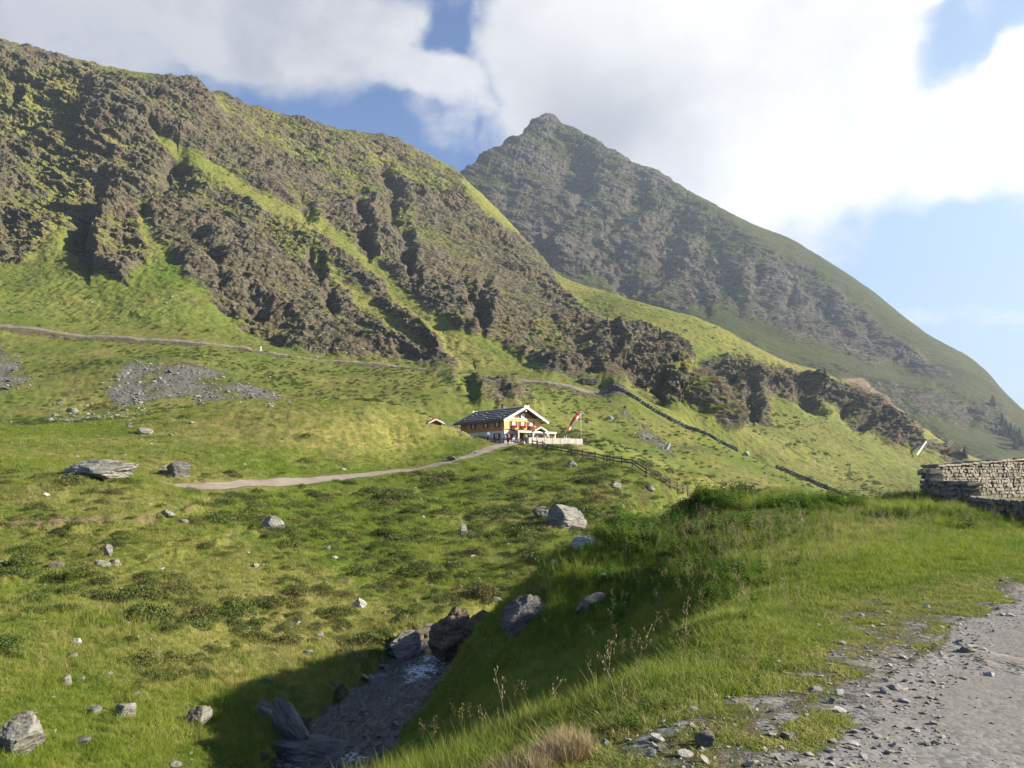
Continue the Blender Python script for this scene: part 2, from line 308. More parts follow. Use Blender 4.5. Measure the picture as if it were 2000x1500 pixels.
# rock fraction painted onto the slopes by outline of the real crags
ROCKS = [  # polygon (photo px), strength
 ([(-400, -100), (0, 80), (30, 60), (60, 100), (200, 128), (290, 145), (385, 165), (450, 250), (520, 330), (600, 420), (700, 520), (790, 610), (860, 670), (890, 720), (900, 760), (860, 735), (800, 706), (640, 692), (520, 672), (440, 618), (400, 572), (330, 505), (275, 520), (250, 556), (150, 500), (120, 440), (60, 500), (0, 512), (-400, 450)], .47),
 ([(300, 255), (420, 320), (560, 400), (700, 490), (720, 510), (560, 430), (420, 350), (310, 285)], -.75),
 ([(560, 470), (640, 520), (760, 610), (850, 690), (820, 690), (700, 600), (600, 520)], -.45),
 ([(270, 400), (310, 470), (340, 500), (300, 520), (265, 450)], -.5),
 ([(415, 180), (640, 245), (780, 275), (880, 330), (920, 400), (800, 400), (600, 400), (480, 300)], .38),
 ([(600, 400), (800, 390), (900, 370), (1040, 490), (1095, 560), (1150, 610), (1240, 650), (1300, 690), (1290, 755), (1200, 752), (1080, 735), (1010, 700), (940, 650), (900, 640), (860, 620), (760, 540), (690, 480)], .46),
 ([(780, 500), (800, 430), (880, 470), (1000, 560), (1100, 640), (1060, 640), (950, 570), (860, 520)], -.12),
 ([(920, 730), (980, 745), (1035, 775), (1060, 800), (1000, 800), (930, 785)], .62),
 ([(1190, 640), (1260, 640), (1330, 660), (1350, 700), (1345, 790), (1300, 780), (1230, 750), (1130, 700)], .66),
 ([(1330, 770), (1350, 730), (1380, 705), (1420, 702), (1520, 712), (1580, 745), (1640, 780), (1560, 780), (1480, 770), (1500, 830), (1420, 828), (1340, 770)], .70),
 ([(1540, 735), (1600, 735), (1680, 770), (1740, 800), (1800, 840), (1800, 880), (1720, 860), (1640, 800), (1560, 765)], .66),
 ([(1800, 870), (1870, 880), (1900, 910), (1840, 905)], .5),
]
SCREE = [([(190, 760), (250, 705), (330, 700), (430, 712), (490, 745), (570, 783), (400, 784), (230, 790)], .75), ([(-50, 650), (10, 665), (50, 720), (85, 755), (0, 760)], .7), ([(0, 540), (40, 560), (85, 625), (60, 625)], .5),
 ([(200, 770), (330, 780), (260, 830), (100, 825), (60, 790)], .28), ([(1180, 765), (1230, 800), (1300, 860), (1340, 905), (1310, 905), (1240, 850), (1190, 800)], .62), ([(1480, 790), (1540, 800), (1640, 870), (1690, 930), (1630, 920), (1540, 850)], .42),
 ([(930, 690), (960, 715), (1000, 742), (985, 745), (940, 712)], .5), ([(860, 818), (900, 835), (925, 860), (885, 850)], .6), ([(760, 770), (850, 785), (860, 800), (780, 790)], .35)]
def rock_frac(px, py, lst):
    f = np.zeros(px.shape, np.float32)
    wx = px + 14 * fbm(px * .02, py * .02, 5.5, 3); wy = py + 14 * fbm(px * .02, py * .02, 15.5, 3)
    for pl, s in lst: f += s * sst(-12, 14, poly_sd(wx, wy, pl))
    return f
# gullies and ribs of the crags: polyline in photo px, half width, depth in metres; sun comes from the right, so the far side of a gully shades
GULLY = [([(700, 372), (706, 430), (715, 480), (728, 500)], 13, 13), ([(745, 315), (760, 350), (775, 420), (790, 500), (810, 560)], 15, 13), ([(905, 545), (930, 600), (940, 640)], 17, 13), ([(945, 540), (955, 590)], 12, 9), ([(345, 300), (355, 350), (330, 345)], 26, 14),
 ([(215, 365), (170, 430), (150, 470), (175, 520)], 24, 18), ([(40, 160), (30, 200)], 14, 10), ([(610, 490), (625, 545)], 12, 10), ([(930, 735), (945, 780)], 14, 8), ([(1130, 650), (1140, 700), (1160, 735)], 16, 12), ([(1190, 645), (1200, 690), (1215, 720)], 12, 10), ([(1275, 645), (1285, 690), (1300, 740)], 12, 4), ([(1395, 712), (1350, 760), (1380, 800)], 18, 4), ([(1450, 720), (1462, 790), (1470, 820)], 13, 12), ([(1550, 735), (1575, 775), (1600, 800)], 18, 14), ([(1640, 790), (1680, 835)], 14, 10),
 ([(595, 400), (610, 430)], 12, 9), ([(380, 470), (410, 520), (440, 560)], 18, 6), ([(500, 290), (520, 330)], 14, 6), ([(640, 560), (660, 610)], 12, 8), ([(820, 640), (850, 690)], 12, 7), ([(480, 560), (510, 620)], 14, 6)]
PGULLY = [([(1090, 430), (1060, 480), (1045, 530)], 22, 35), ([(1180, 470), (1220, 530), (1240, 590)], 45, 60), ([(1340, 400), (1300, 470), (1290, 540)], 30, 40), ([(1390, 470), (1420, 540), (1440, 590)], 22, 35), ([(1460, 500), (1480, 560), (1500, 600)], 16, 30), ([(1120, 300), (1140, 340), (1130, 400)], 22, 25), ([(1590, 570), (1620, 620), (1650, 660)], 18, 22), ([(1350, 540), (1370, 590), (1380, 610)], 14, 22), ([(1000, 330), (990, 400)], 20, 15), ([(1240, 345), (1250, 400), (1200, 440)], 20, 25), ([(1650, 590), (1700, 660), (1740, 700)], 14, 16), ([(1760, 800), (1800, 840), (1830, 870)], 20, 15), ([(1880, 790), (1900, 830)], 14, 12), ([(1530, 560), (1550, 620)], 14, 22), ([(1700, 800), (1740, 850)], 16, 12)]

def grid_mesh_pts(tc, yr):
    Y = np.repeat(yr[:, None], len(tc), 1); X = tc[None] * (Y + 6); return X, Y
def make_mesh(name, X, Y, Z, attrs, fmask, mat, smooth=True):
    """faces of the sheet where fmask holds, as one object"""
    nr, nc = X.shape; idx = np.arange(nr * nc).reshape(nr, nc)
    f = np.stack([idx[:-1, :-1], idx[:-1, 1:], idx[1:, 1:], idx[1:, :-1]], -1)[fmask]
    used, inv = np.unique(f.ravel(), return_inverse=True); inv = inv.reshape(-1, 4)
    me = bpy.data.meshes.new(name); n = len(used); m = len(inv)
    me.vertices.add(n); co = np.stack([X.ravel()[used], Y.ravel()[used], Z.ravel()[used]], 1).astype(np.float32); me.vertices.foreach_set('co', co.ravel())
    me.loops.add(m * 4); me.loops.foreach_set('vertex_index', inv.ravel().astype(np.int32))
    me.polygons.add(m); me.polygons.foreach_set('loop_start', np.arange(0, m * 4, 4, dtype=np.int32))
    try: me.polygons.foreach_set('loop_total', np.full(m, 4, np.int32))
    except Exception: pass
    for k, a in attrs.items():
        at = me.attributes.new(k, 'FLOAT', 'POINT'); at.data.foreach_set('value', a.ravel()[used].astype(np.float32))
    me.polygons.foreach_set('use_smooth', np.full(m, smooth)); me.update(calc_edges=True)
    me.materials.append(mat); o = bpy.data.objects.new(name, me); col.objects.link(o); return o
# ------------------------------------------------------------------ materials
def new_mat(name):
    m = bpy.data.materials.new(name); m.use_nodes = True; m.node_tree.nodes.clear(); return m, NT(m.node_tree)
def finish(t, colr, rough=0.9, bump=None, dist=0.1, strength=1.0, spec=0.2, **kw):
    ins = {'Base Color': colr, 'Roughness': rough, 'Specular IOR Level': spec}; ins.update(kw)
    if bump is not None:
        ins['Normal'] = t.n('ShaderNodeBump', {'Strength': strength, 'Distance': dist, 'Height': bump}).outputs[0]
    b = t.n('ShaderNodeBsdfPrincipled', ins)
    if isinstance(colr, tuple): b.inputs['Base Color'].default_value = colr + (1,)
    t.n('ShaderNodeOutputMaterial', {0: b.outputs[0]}); return b
def attr(t, name, typ='GEOMETRY'): return t.n('ShaderNodeAttribute', attribute_name=name, attribute_type=typ).outputs['Fac']
def land_material(name, far=False):
    m, t = new_mat(name); pos = t.n('ShaderNodeNewGeometry').outputs['Position']
    k = 0.25 if far else 1.0
    rock, lush, dry, gravel, soil, heath = (attr(t, a) for a in ('rock', 'lush', 'dry', 'gravel', 'soil', 'heath'))
    n_big = t.noise(pos, 0.035 * k, 5, 0.6); n_mid = t.noise(pos, 0.35 * k, 6, 0.62); n_fine = t.noise(pos, 3.0 * k, 6, 0.7)
    strv = t.n('ShaderNodeMapping', {0: pos, 2: (0, R(27), R(15)), 3: (0.10 * k, 0.10 * k, 1.1 * k)}).outputs[0]
    n_str = t.noise(strv, 1.0, 8, 0.68, 0.6)
    # grass
    g = t.mix(t.mr(n_mid, .3, .72), (0.046, 0.074, 0.011), (0.100, 0.112, 0.020))
    g = t.mix(t.m('MULTIPLY', t.mr(n_fine, .46, .68), .5), g, (0.175, 0.175, 0.045))
    g = t.mix(t.m('MULTIPLY', t.mr(n_fine, .5, .30), .55), g, (0.028, 0.052, 0.008))
    g = t.mix(t.m('MULTIPLY', lush, .5), g, t.mix(n_mid, (0.045, 0.095, 0.008), (0.095, 0.140, 0.015)))
    dmask = t.m('MULTIPLY', dry, t.mr(n_mid, .25, .62))
    g = t.mix(dmask, g, t.mix(n_fine, (0.16, 0.135, 0.035), (0.27, 0.235, 0.085)))
    hmask = t.mr(t.m('ADD', heath, t.m('MULTIPLY', t.m('SUBTRACT', n_mid, .5), 1.6)), .42, .62)
    hcol = t.mix(t.mr(n_fine, .35, .65), (0.030, 0.040, 0.012), (0.095, 0.070, 0.030))
    g = t.mix(t.m('MULTIPLY', hmask, .85), g, hcol)
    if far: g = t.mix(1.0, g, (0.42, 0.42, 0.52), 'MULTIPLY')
    # rock
    r = t.mix(t.mr(n_str, .38, .62), (0.080, 0.066, 0.052), (0.260, 0.215, 0.170))
    r = t.mix(t.m('MULTIPLY', t.mr(n_big, .45, .62), .55), r, t.mix(n_str, (0.10, 0.070, 0.045), (0.30, 0.215, 0.14)))
    r = t.mix(t.m('MULTIPLY', t.mr(n_mid, .55, .75), .6), r, (0.34, 0.32, 0.28))
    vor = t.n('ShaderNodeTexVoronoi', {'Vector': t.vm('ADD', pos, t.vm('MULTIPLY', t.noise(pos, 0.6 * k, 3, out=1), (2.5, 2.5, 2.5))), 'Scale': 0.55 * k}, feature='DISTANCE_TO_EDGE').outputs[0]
    r = t.mix(1.0, r, (0.58, 0.57, 0.54), 'MULTIPLY')
    moss = t.mix(n_mid, (0.045, 0.060, 0.014), (0.10, 0.10, 0.03))
    r = t.mix(t.m('MULTIPLY', t.mr(t.noise(pos, 1.1 * k, 5, .7), .50, .60), .75), r, moss)
    r = t.mix(t.m('MULTIPLY', t.mr(vor, .10, .0), .75), r, (0.03, 0.028, 0.022))  # shade of the crevices painted dark into the rock colour along cell edges
    r = t.mix(t.m('MULTIPLY', t.mr(t.noise(strv, 4.5, 6, .75), .55, .66), .8), r, (0.30, 0.26, 0.21))
    r = t.mix(t.m('MULTIPLY', t.mr(n_fine, .50, .30), .7), r, (0.045, 0.042, 0.036))
    rm = t.mr(t.m('ADD', rock, t.m('ADD', t.m('MULTIPLY', t.m('SUBTRACT', n_str, .5), 1.6), t.m('MULTIPLY', t.m('SUBTRACT', n_mid, .5), 2.2))), .44, .56)
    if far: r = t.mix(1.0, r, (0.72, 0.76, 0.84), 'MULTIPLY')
    c = t.mix(rm, g, r)
    # worn soil and gravel
    sm = t.mr(t.m('ADD', soil, t.m('MULTIPLY', t.m('SUBTRACT', n_fine, .5), 1.3)), .42, .62)
    c = t.mix(sm, c, t.mix(n_mid, (0.10, 0.065, 0.038), (0.21, 0.155, 0.10)))
    gv = t.n('ShaderNodeTexVoronoi', {'Vector': pos, 'Scale': 26.0 if not far else 1.0}); gn = t.noise(pos, 12, 8, .75)
    gc = t.mix(gn, (0.075, 0.072, 0.068), (0.24, 0.228, 0.212)); gc = t.mix(.55, gc, t.mix(gv.outputs['Color'], (0.06, 0.058, 0.055), (0.30, 0.285, 0.265)))
    gc = t.mix(t.mr(n_mid, .4, .7), gc, t.mix(gn, (0.085, 0.078, 0.068), (0.26, 0.24, 0.215)))
    gm = t.mr(t.m('ADD', gravel, t.m('MULTIPLY', t.m('SUBTRACT', gn, .5), .9)), .40, .60)
    c = t.mix(gm, c, gc)
    h = t.m('ADD', t.m('MULTIPLY', n_str, t.m('MULTIPLY', rm, 2.2 / k)), t.m('ADD', t.m('MULTIPLY', n_fine, .22 / k), t.m('MULTIPLY', n_mid, .5 / k)))
    if not far: h = t.m('MULTIPLY', h, t.m('SUBTRACT', 1.0, t.m('MULTIPLY', gm, .97))); h = t.m('ADD', h, t.m('MULTIPLY', t.m('MULTIPLY', gn, gm), 0.006)); h = t.m('ADD', h, t.m('MULTIPLY', t.m('MULTIPLY', gv.outputs[0], gm), -0.004))
    pm = attr(t, 'brown'); c = t.mix(t.m('MULTIPLY', pm, gm), c, t.mix(n_mid, (0.13, 0.105, 0.08), (0.27, 0.235, 0.19)))
    finish(t, c, 0.95, h, 1.0, 0.75, 0.08)
    return m
M = {}
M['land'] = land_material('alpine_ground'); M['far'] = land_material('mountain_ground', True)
def stone_material(name, lo, hi, warm, lichen=.5, scale=1.0):
    m, t = new_mat(name); pos = t.n('ShaderNodeTexCoord').outputs['Object']; rnd = t.n('ShaderNodeObjectInfo').outputs['Random']
    pos = t.vm('ADD', pos, t.n('ShaderNodeCombineXYZ', {0: t.m('MULTIPLY', rnd, 37.0), 1: rnd, 2: t.m('MULTIPLY', rnd, 11.0)}).outputs[0])
    st = t.n('ShaderNodeMapping', {0: pos, 2: (R(12), R(18), 0), 3: (scale * .8, scale * .8, scale * 5)}).outputs[0]
    a = t.noise(st, 1.3, 8, .7, .4); b = t.noise(pos, 2.5 * scale, 6, .65); cc = t.noise(pos, 14 * scale, 5, .7)
    c = t.mix(t.mr(a, .35, .65), lo, hi); c = t.mix(t.m('MULTIPLY', t.mr(b, .5, .7), .6), c, warm)
    c = t.mix(t.m('MULTIPLY', t.mr(cc, .56, .66), lichen), c, (0.30, 0.33, 0.20)); c = t.mix(t.m('MULTIPLY', t.mr(cc, .42, .32), .7), c, (0.05, 0.048, 0.045))
    h = t.m('ADD', a, t.m('MULTIPLY', cc, .25)); finish(t, c, .9, h, .12 / scale, .9, .2); return m
M['stone'] = stone_material('grey_schist', (0.09, 0.086, 0.074), (0.245, 0.236, 0.205), (0.22, 0.19, 0.14))
M['darkstone'] = stone_material('dark_schist', (0.055, 0.053, 0.051), (0.15, 0.145, 0.138), (0.20, 0.15, 0.11), .3)
M['palestone'] = stone_material('pale_stone', (0.22, 0.215, 0.20), (0.45, 0.44, 0.41), (0.36, 0.30, 0.22), .3)
M['rust'] = stone_material('rusty_rock', (0.045, 0.036, 0.028), (0.15, 0.11, 0.075), (0.24, 0.11, 0.04), .3)
M['pebble'] = stone_material('light_pebble', (0.20, 0.192, 0.18), (0.46, 0.44, 0.41), (0.38, 0.31, 0.24), .1, 8)
M['scree'] = stone_material('scree_stone', (0.13, 0.125, 0.115), (0.33, 0.32, 0.30), (0.30, 0.23, 0.18), .4, .6)
M['wallstone'] = stone_material('wall_stone', (0.10, 0.088, 0.072), (0.30, 0.265, 0.22), (0.23, 0.165, 0.105), .3, 1.2)
def plant_material(name, a, b, trans=.35, dryc=None, rough=.6):
    m, t = new_mat(name); rnd = t.n('ShaderNodeObjectInfo').outputs['Random']; pos = t.n('ShaderNodeNewGeometry').outputs['Position']
    c = t.mix(t.mr(t.noise(pos, .5, 4, .6), .3, .7), a, b); c = t.mix(t.m('MULTIPLY', rnd, .55), c, tuple(min(1, q * 1.45) for q in b))
    if dryc:
        d = attr(t, 'dryness', 'INSTANCER'); c = t.mix(t.mr(t.m('ADD', d, t.m('MULTIPLY', rnd, .5)), .45, 1.0, smooth=False), c, dryc)
    p = t.n('ShaderNodeBsdfPrincipled', {'Base Color': c, 'Roughness': rough, 'Specular IOR Level': .25}); tr = t.n('ShaderNodeBsdfTranslucent', {0: c})
    t.n('ShaderNodeOutputMaterial', {0: t.n('ShaderNodeMixShader', {0: trans, 1: p.outputs[0], 2: tr.outputs[0]}).outputs[0]}); return m
M['blade'] = plant_material('grass_blades', (0.078, 0.142, 0.010), (0.180, 0.222, 0.024), .45, (0.40, 0.34, 0.14))
M['straw'] = plant_material('dry_stalks', (0.24, 0.18, 0.09), (0.36, 0.29, 0.16), .3)
M['leaf'] = plant_material('weed_leaves', (0.050, 0.110, 0.010), (0.110, 0.180, 0.020), .4)
M['shrub'] = plant_material('heath_leaves', (0.040, 0.072, 0.012), (0.085, 0.105, 0.022), .3, (0.125, 0.095, 0.040))
M['needle'] = plant_material('conifer_needles', (0.012, 0.030, 0.010), (0.022, 0.045, 0.014), .1)
def simple(name, c, rough=.6, spec=.3, scale=0, amt=.25, metal=0.0, emit=None):
    m, t = new_mat(name); bump = None; cc = c
    if scale:
        n = t.noise(t.n('ShaderNodeTexCoord').outputs['Object'], scale, 5, .65); cc = t.mix(n, tuple(q * (1 - amt) for q in c), tuple(min(1, q * (1 + amt)) for q in c)); bump = n
    finish(t, cc, rough, bump, .01, .5, spec, Metallic=metal); return m
def wood(name, c, ax=(1, 1, 12), amt=.4, boards=0):
    m, t = new_mat(name); pos = t.n('ShaderNodeTexCoord').outputs['Object']
    n = t.noise(t.n('ShaderNodeMapping', {0: pos, 3: ax}).outputs[0], 1.6, 6, .65); cc = t.mix(n, tuple(q * (1 - amt) for q in c), tuple(min(1, q * (1 + amt)) for q in c)); h = n
    if boards:
        z = t.n('ShaderNodeSeparateXYZ', {0: pos}).outputs[2]; fr = t.m('FRACT', t.m('MULTIPLY', z, boards)); ln = t.mr(t.m('ABSOLUTE', t.m('SUBTRACT', fr, .5)), .40, .5)
        cc = t.mix(t.m('MULTIPLY', ln, .7), cc, tuple(q * .3 for q in c)); h = t.m('SUBTRACT', n, ln)
    finish(t, cc, .7, h, .02, .6, .2); return m
M['larch'] = wood('larch_boards', (0.42, 0.235, 0.095), (1, 1, 9), .25, 4.5)
M['palelarch'] = wood('pale_larch_boards', (0.66, 0.40, 0.15), (1, 1, 9), .2, 4.5)
M['trim'] = wood('weathered_white_trim', (0.58, 0.51, 0.40), (2, 2, 2), .12)
M['greywood'] = wood('weathered_grey_wood', (0.50, 0.46, 0.40), (5, 5, 1), .25)
M['darkwood'] = wood('dark_brown_wood', (0.060, 0.045, 0.034), (5, 5, 1), .35)
M['shingle'] = wood('shingle_roof', (0.085, 0.078, 0.075), (3, 3, 3), .5)
M['battens'] = simple('roof_batten', (0.62, 0.58, 0.55), .8, .2, 4)
M['plaster'] = simple('white_plaster', (0.66, 0.63, 0.58), .9, .1, 3, .08)
M['door'] = wood('brown_door', (0.14, 0.06, 0.025), (6, 6, 1), .3)
M['glass'] = simple('window_glass', (0.03, 0.035, 0.04), .1, .6)
M['red'] = simple('red_cloth', (0.55, 0.03, 0.035), .8, .1, 6, .15)
M['white'] = simple('white_cloth', (0.75, 0.74, 0.72), .8, .1, 6, .05)
M['flowers'] = simple('red_flowers', (0.45, 0.02, 0.035), .8, .1, 20, .5)
M['steel'] = simple('pale_metal', (0.6, 0.6, 0.6), .35, .5, metal=.6)
M['carblack'] = simple('dark_blue_paint', (0.02, 0.03, 0.05), .2, .6); M['carsilver'] = simple('silver_paint', (0.35, 0.37, 0.40), .3, .6); M['tyre'] = simple('tyre_rubber', (0.02, 0.02, 0.02), .8)
M['skin'] = simple('skin', (0.50, 0.30, 0.21), .6)
for nm, c in (('black', (0.02, 0.02, 0.022)), ('blue', (0.10, 0.22, 0.50)), ('lightblue', (0.35, 0.55, 0.75)), ('green', (0.22, 0.42, 0.05)), ('pink', (0.6, 0.12, 0.16)), ('greycloth', (0.20, 0.20, 0.22)), ('denim', (0.05, 0.07, 0.13)), ('hair', (0.06, 0.035, 0.02)), ('orange', (0.6, 0.2, 0.04))):
    M[nm] = simple(nm + '_fabric', c, .8, .1, 8, .15)
m, t = new_mat('stream_water'); pos = t.n('ShaderNodeNewGeometry').outputs['Position']
fo = attr(t, 'foam'); n = t.noise(t.n('ShaderNodeMapping', {0: pos, 2: (0, 0, R(-20)), 3: (3.2, 1.0, 1)}).outputs[0], 2.2, 6, .65, .5); n2 = t.noise(pos, 9, 5, .7)
fm = t.mr(t.m('ADD', fo, t.m('MULTIPLY', t.m('SUBTRACT', n2, .5), 1.2)), .45, .7)
wc = t.mix(fm, t.mix(t.mr(n, .4, .62), (0.05, 0.045, 0.04), (0.15, 0.145, 0.14)), (0.75, 0.78, 0.80)); finish(t, wc, t.mr(fm, 0, 1, .12, .7, False), t.m('ADD', n, t.m('MULTIPLY', n2, .5)), .22, 1.0, .5); M['water'] = m

# ------------------------------------------------------------------ the land as sheets
def normals(X, Y, Z):
    du = np.stack([np.gradient(q, axis=1) for q in (X, Y, Z)], -1); dvv = np.stack([np.gradient(q, axis=0) for q in (X, Y, Z)], -1)
    n = np.cross(du, dvv); n /= np.linalg.norm(n, axis=-1)[..., None] + 1e-9; n *= np.sign(n[..., 2:3] + 1e-9); return n
# near sheet: from behind the camera to the old track under the crags
tc = np.linspace(-1.08, 1.08, 1000); yr = np.concatenate([np.linspace(-4, 2, 16)[:-1], np.exp(np.linspace(math.log(2), math.log(236), 620))])
NX, NY = grid_mesh_pts(tc, yr); NB = T_near(NX, NY); NZ = carve(NX, NY, NB + ground_disp(NX, NY, NB))
npx, npy = proj(NX, NY, NZ)
TREAD = [([(-60, 1040), (60, 1040), (150, 1036), (260, 1022), (340, 1005), (390, 992), (405, 978)], .40), ([(-60, 1150), (60, 1132), (160, 1120), (260, 1118), (330, 1085), (420, 1060), (520, 1040)], .32), ([(420, 980), (560, 968), (700, 962)], .2), ([(850, 1010), (1000, 1020), (1130, 1040)], .25), ([(700, 1120), (850, 1150), (980, 1160)], .2)]
tread_soil = np.zeros_like(NZ); tread_dry = np.zeros_like(NZ)
for pl, am in TREAD:
    pl = np.array(pl, float); dd_, _, _ = dist_pl(npx, npy, pl); up_ = npy < np.interp(npx, pl[:, 0], pl[:, 1]); ok_ = (NY > 25) & (NY < 90); nn_ = .5 + pn(npx * .03, npy * .03, 2.)
    NZ = NZ + ok_ * am * np.exp(-(dd_ / 8) ** 2) * np.where(up_, .3, 1) - ok_ * up_ * am * .8 * np.exp(-((dd_ - 9) / 6) ** 2)
    tread_soil = np.maximum(tread_soil, ok_ * up_ * np.exp(-((dd_ - 11) / 7) ** 2) * np.clip(nn_, 0, 1) * (.95 if am > .3 else .4)); tread_dry = np.maximum(tread_dry, ok_ * np.exp(-(dd_ / 7) ** 2))
_rp = rock_frac(npx, npy, ROCKS) * sst(140, 165, NY) * sst(1.5, 5, dist_pl(NX, NY, PATH2w)[0]) * (1 - .0)
NZ = NZ + _rp * (4.6 * fbm(NX / 9, NY / 9, 3.3, 4, .55, ridged=True) + 1.0 * fbm(NX / 2.5, NY / 2.5, 1.3, 3, ridged=True) + 1.0)
dr, _, side = dist_pl(NX, NY, ROAD_EDGE); off = np.where(side > 0, -dr, dr) + .35 * fbm(NX * .7, NY * .7, 1.1, 3)
if off[-1, 0] < 0: raise ValueError('side')
dS, parS, _ = dist_pl(NX, NY, STRs); dP1, _, _ = dist_pl(NX, NY, PATH1w); dP2, _, sP2 = dist_pl(NX, NY, PATH2w)
dP1 = dP1 + .25 * pn(NX * .5, NY * .5, 6.); yard = np.hypot((NX - 1) / 14, (NY - 133) / 6.5)
front = NY < 150
rock = np.where(NY > 95, rock_frac(npx, npy, ROCKS), 0.0)
scree_n = rock_frac(npx, npy, SCREE) * (NY > 95)
scree_n = scree_n * (.75 + .9 * fbm(NX * .11, NY * .11, 3., 4))
rock = np.maximum(rock, .55 * sst(2.6, 1.5, dS) + .0)
def near_poly(pl, s, soft=12): return s * sst(-soft, soft, poly_sd(npx + 8 * fbm(npx * .03, npy * .03, 2., 2), npy + 8 * fbm(npx * .03, npy * .03, 7., 2), pl))
gravel = np.maximum.reduce([sst(.25, -.25, off), .62 * sst(1.3, 0, off) * (fbm(NX * 1.3, NY * 1.3, 4., 3) > -.05), .85 * sst(1.5, .8, dP1) * (NY < 131), .62 * sst(3.0, 1.4, dP2), .75 * sst(1.0, .8, yard) * (NX > -12), np.clip(scree_n, 0, .58)])
below = (dP2 > 1.5) & (NY < np.interp(NX, PATH2w[:, 0], PATH2w[:, 1])); rock = np.maximum(rock, .65 * below * sst(12, 4, dP2) * (.45 + .55 * (fbm(NX * .03, NY * .03, 1., 2) > -.15)))
patches = [([(1300, 1500), (1180, 1470), (1350, 1400), (1600, 1290), (1700, 1230), (1850, 1180), (1760, 1280), (1560, 1400), (1420, 1500)], .45), ([(1000, 1510), (1080, 1470), (1400, 1340), (1650, 1230), (1900, 1140), (2010, 1150), (1850, 1240), (1500, 1500)], .40), ([(1600, 1150), (1720, 1150), (1760, 1220), (1620, 1240)], .5)]
verge = sum(near_poly(pl, s) for pl, s in patches) * (NY < 20)
gravel = np.maximum(gravel, np.clip(verge, 0, .7) * (.62 + 1.1 * fbm(NX * 1.8, NY * 1.8, 6., 4)))
soil = np.maximum.reduce([tread_soil * .8, near_poly([(0, 1015), (90, 1010), (200, 1000), (300, 1012), (350, 1025), (250, 1030), (100, 1035), (0, 1040)], .55, 7), near_poly([(330, 985), (380, 1000), (400, 985), (385, 1010), (340, 1012)], .6, 6), near_poly([(20, 1085), (140, 1100), (230, 1120), (120, 1125), (0, 1105)], .42, 8), near_poly([(610, 882), (720, 888), (760, 895), (640, 893)], .55, 5), near_poly([(850, 820), (905, 840), (960, 880), (900, 868)], .3, 8), .55 * np.clip(verge, 0, 1)]) * (NY < 150)
dry = .45 + .55 * fbm(NX * .04, NY * .04, 3., 3)
dry = np.maximum.reduce([dry, tread_dry, near_poly([(250, 835), (330, 805), (450, 785), (700, 780), (850, 815), (930, 850), (800, 880), (500, 880), (300, 860)], .85, 14), near_poly([(300, 940), (1000, 870), (900, 930), (500, 945)], .3), near_poly([(1300, 1100), (1500, 1000), (1900, 1000), (1650, 1100), (1400, 1130)], .75, 40), near_poly([(1200, 905), (1340, 915), (1560, 970), (1380, 955)], .85, 12), near_poly([(0, 1000), (0, 940), (300, 940), (420, 1000), (250, 1010)], .75, 14), near_poly([(1600, 1180), (2000, 1080), (2000, 1160), (1700, 1240)], .6, 30)])
lush = np.maximum.reduce([.25 + .9 * fbm(NX * .06, NY * .06, 9., 3), near_poly([(480, 960), (800, 940), (1000, 930), (900, 1010), (760, 1050), (800, 1200), (650, 1130), (560, 1040)], .9, 25), near_poly([(0, 1300), (500, 1350), (500, 1500), (0, 1500)], .5, 40), near_poly([(0, 560), (200, 560), (400, 600), (300, 640), (0, 640)], .8, 20), near_poly([(950, 720), (1400, 900), (1250, 900), (1000, 790)], .5, 20)])
lush = np.clip(lush, 0, 1); dry = np.clip(dry - .5 * lush, 0, 1)
heath = np.clip(.30 + .5 * fbm(NX * .09, NY * .09, 12., 3), 0, .6) * sst(20, 40, NY) * sst(2, 6, off)
heath = np.maximum(heath, near_poly([(1150, 900), (1350, 960), (1250, 1010), (1000, 1090), (1050, 1000)], .55, 25))
heath = heath * (1 - .7 * near_poly([(300, 790), (900, 790), (980, 870), (600, 930), (0, 930), (0, 850)], 1, 20))
brown = np.where((NY > 50) & (scree_n < .2), 1.0, 0.0) * 1.0
NA = dict(brown=brown, rock=rock, lush=lush, dry=dry, gravel=gravel, soil=soil, heath=heath)
fc = lambda a: a[:-1, :-1]
f_road = (fc(off) < 0); f_path = (fc(dP1) < 1.2) & (fc(NY) < 131); f_p2 = (fc(dP2) < 2.0) & (fc(NY) > 205)
ns = normals(NX, NY, NZ)
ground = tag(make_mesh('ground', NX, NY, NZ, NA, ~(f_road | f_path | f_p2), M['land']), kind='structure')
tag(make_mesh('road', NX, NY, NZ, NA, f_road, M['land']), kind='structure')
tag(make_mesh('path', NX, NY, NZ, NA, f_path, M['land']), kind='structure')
tag(make_mesh('path', NX, NY, NZ, NA, f_p2 & ~f_path, M['land']), kind='structure')

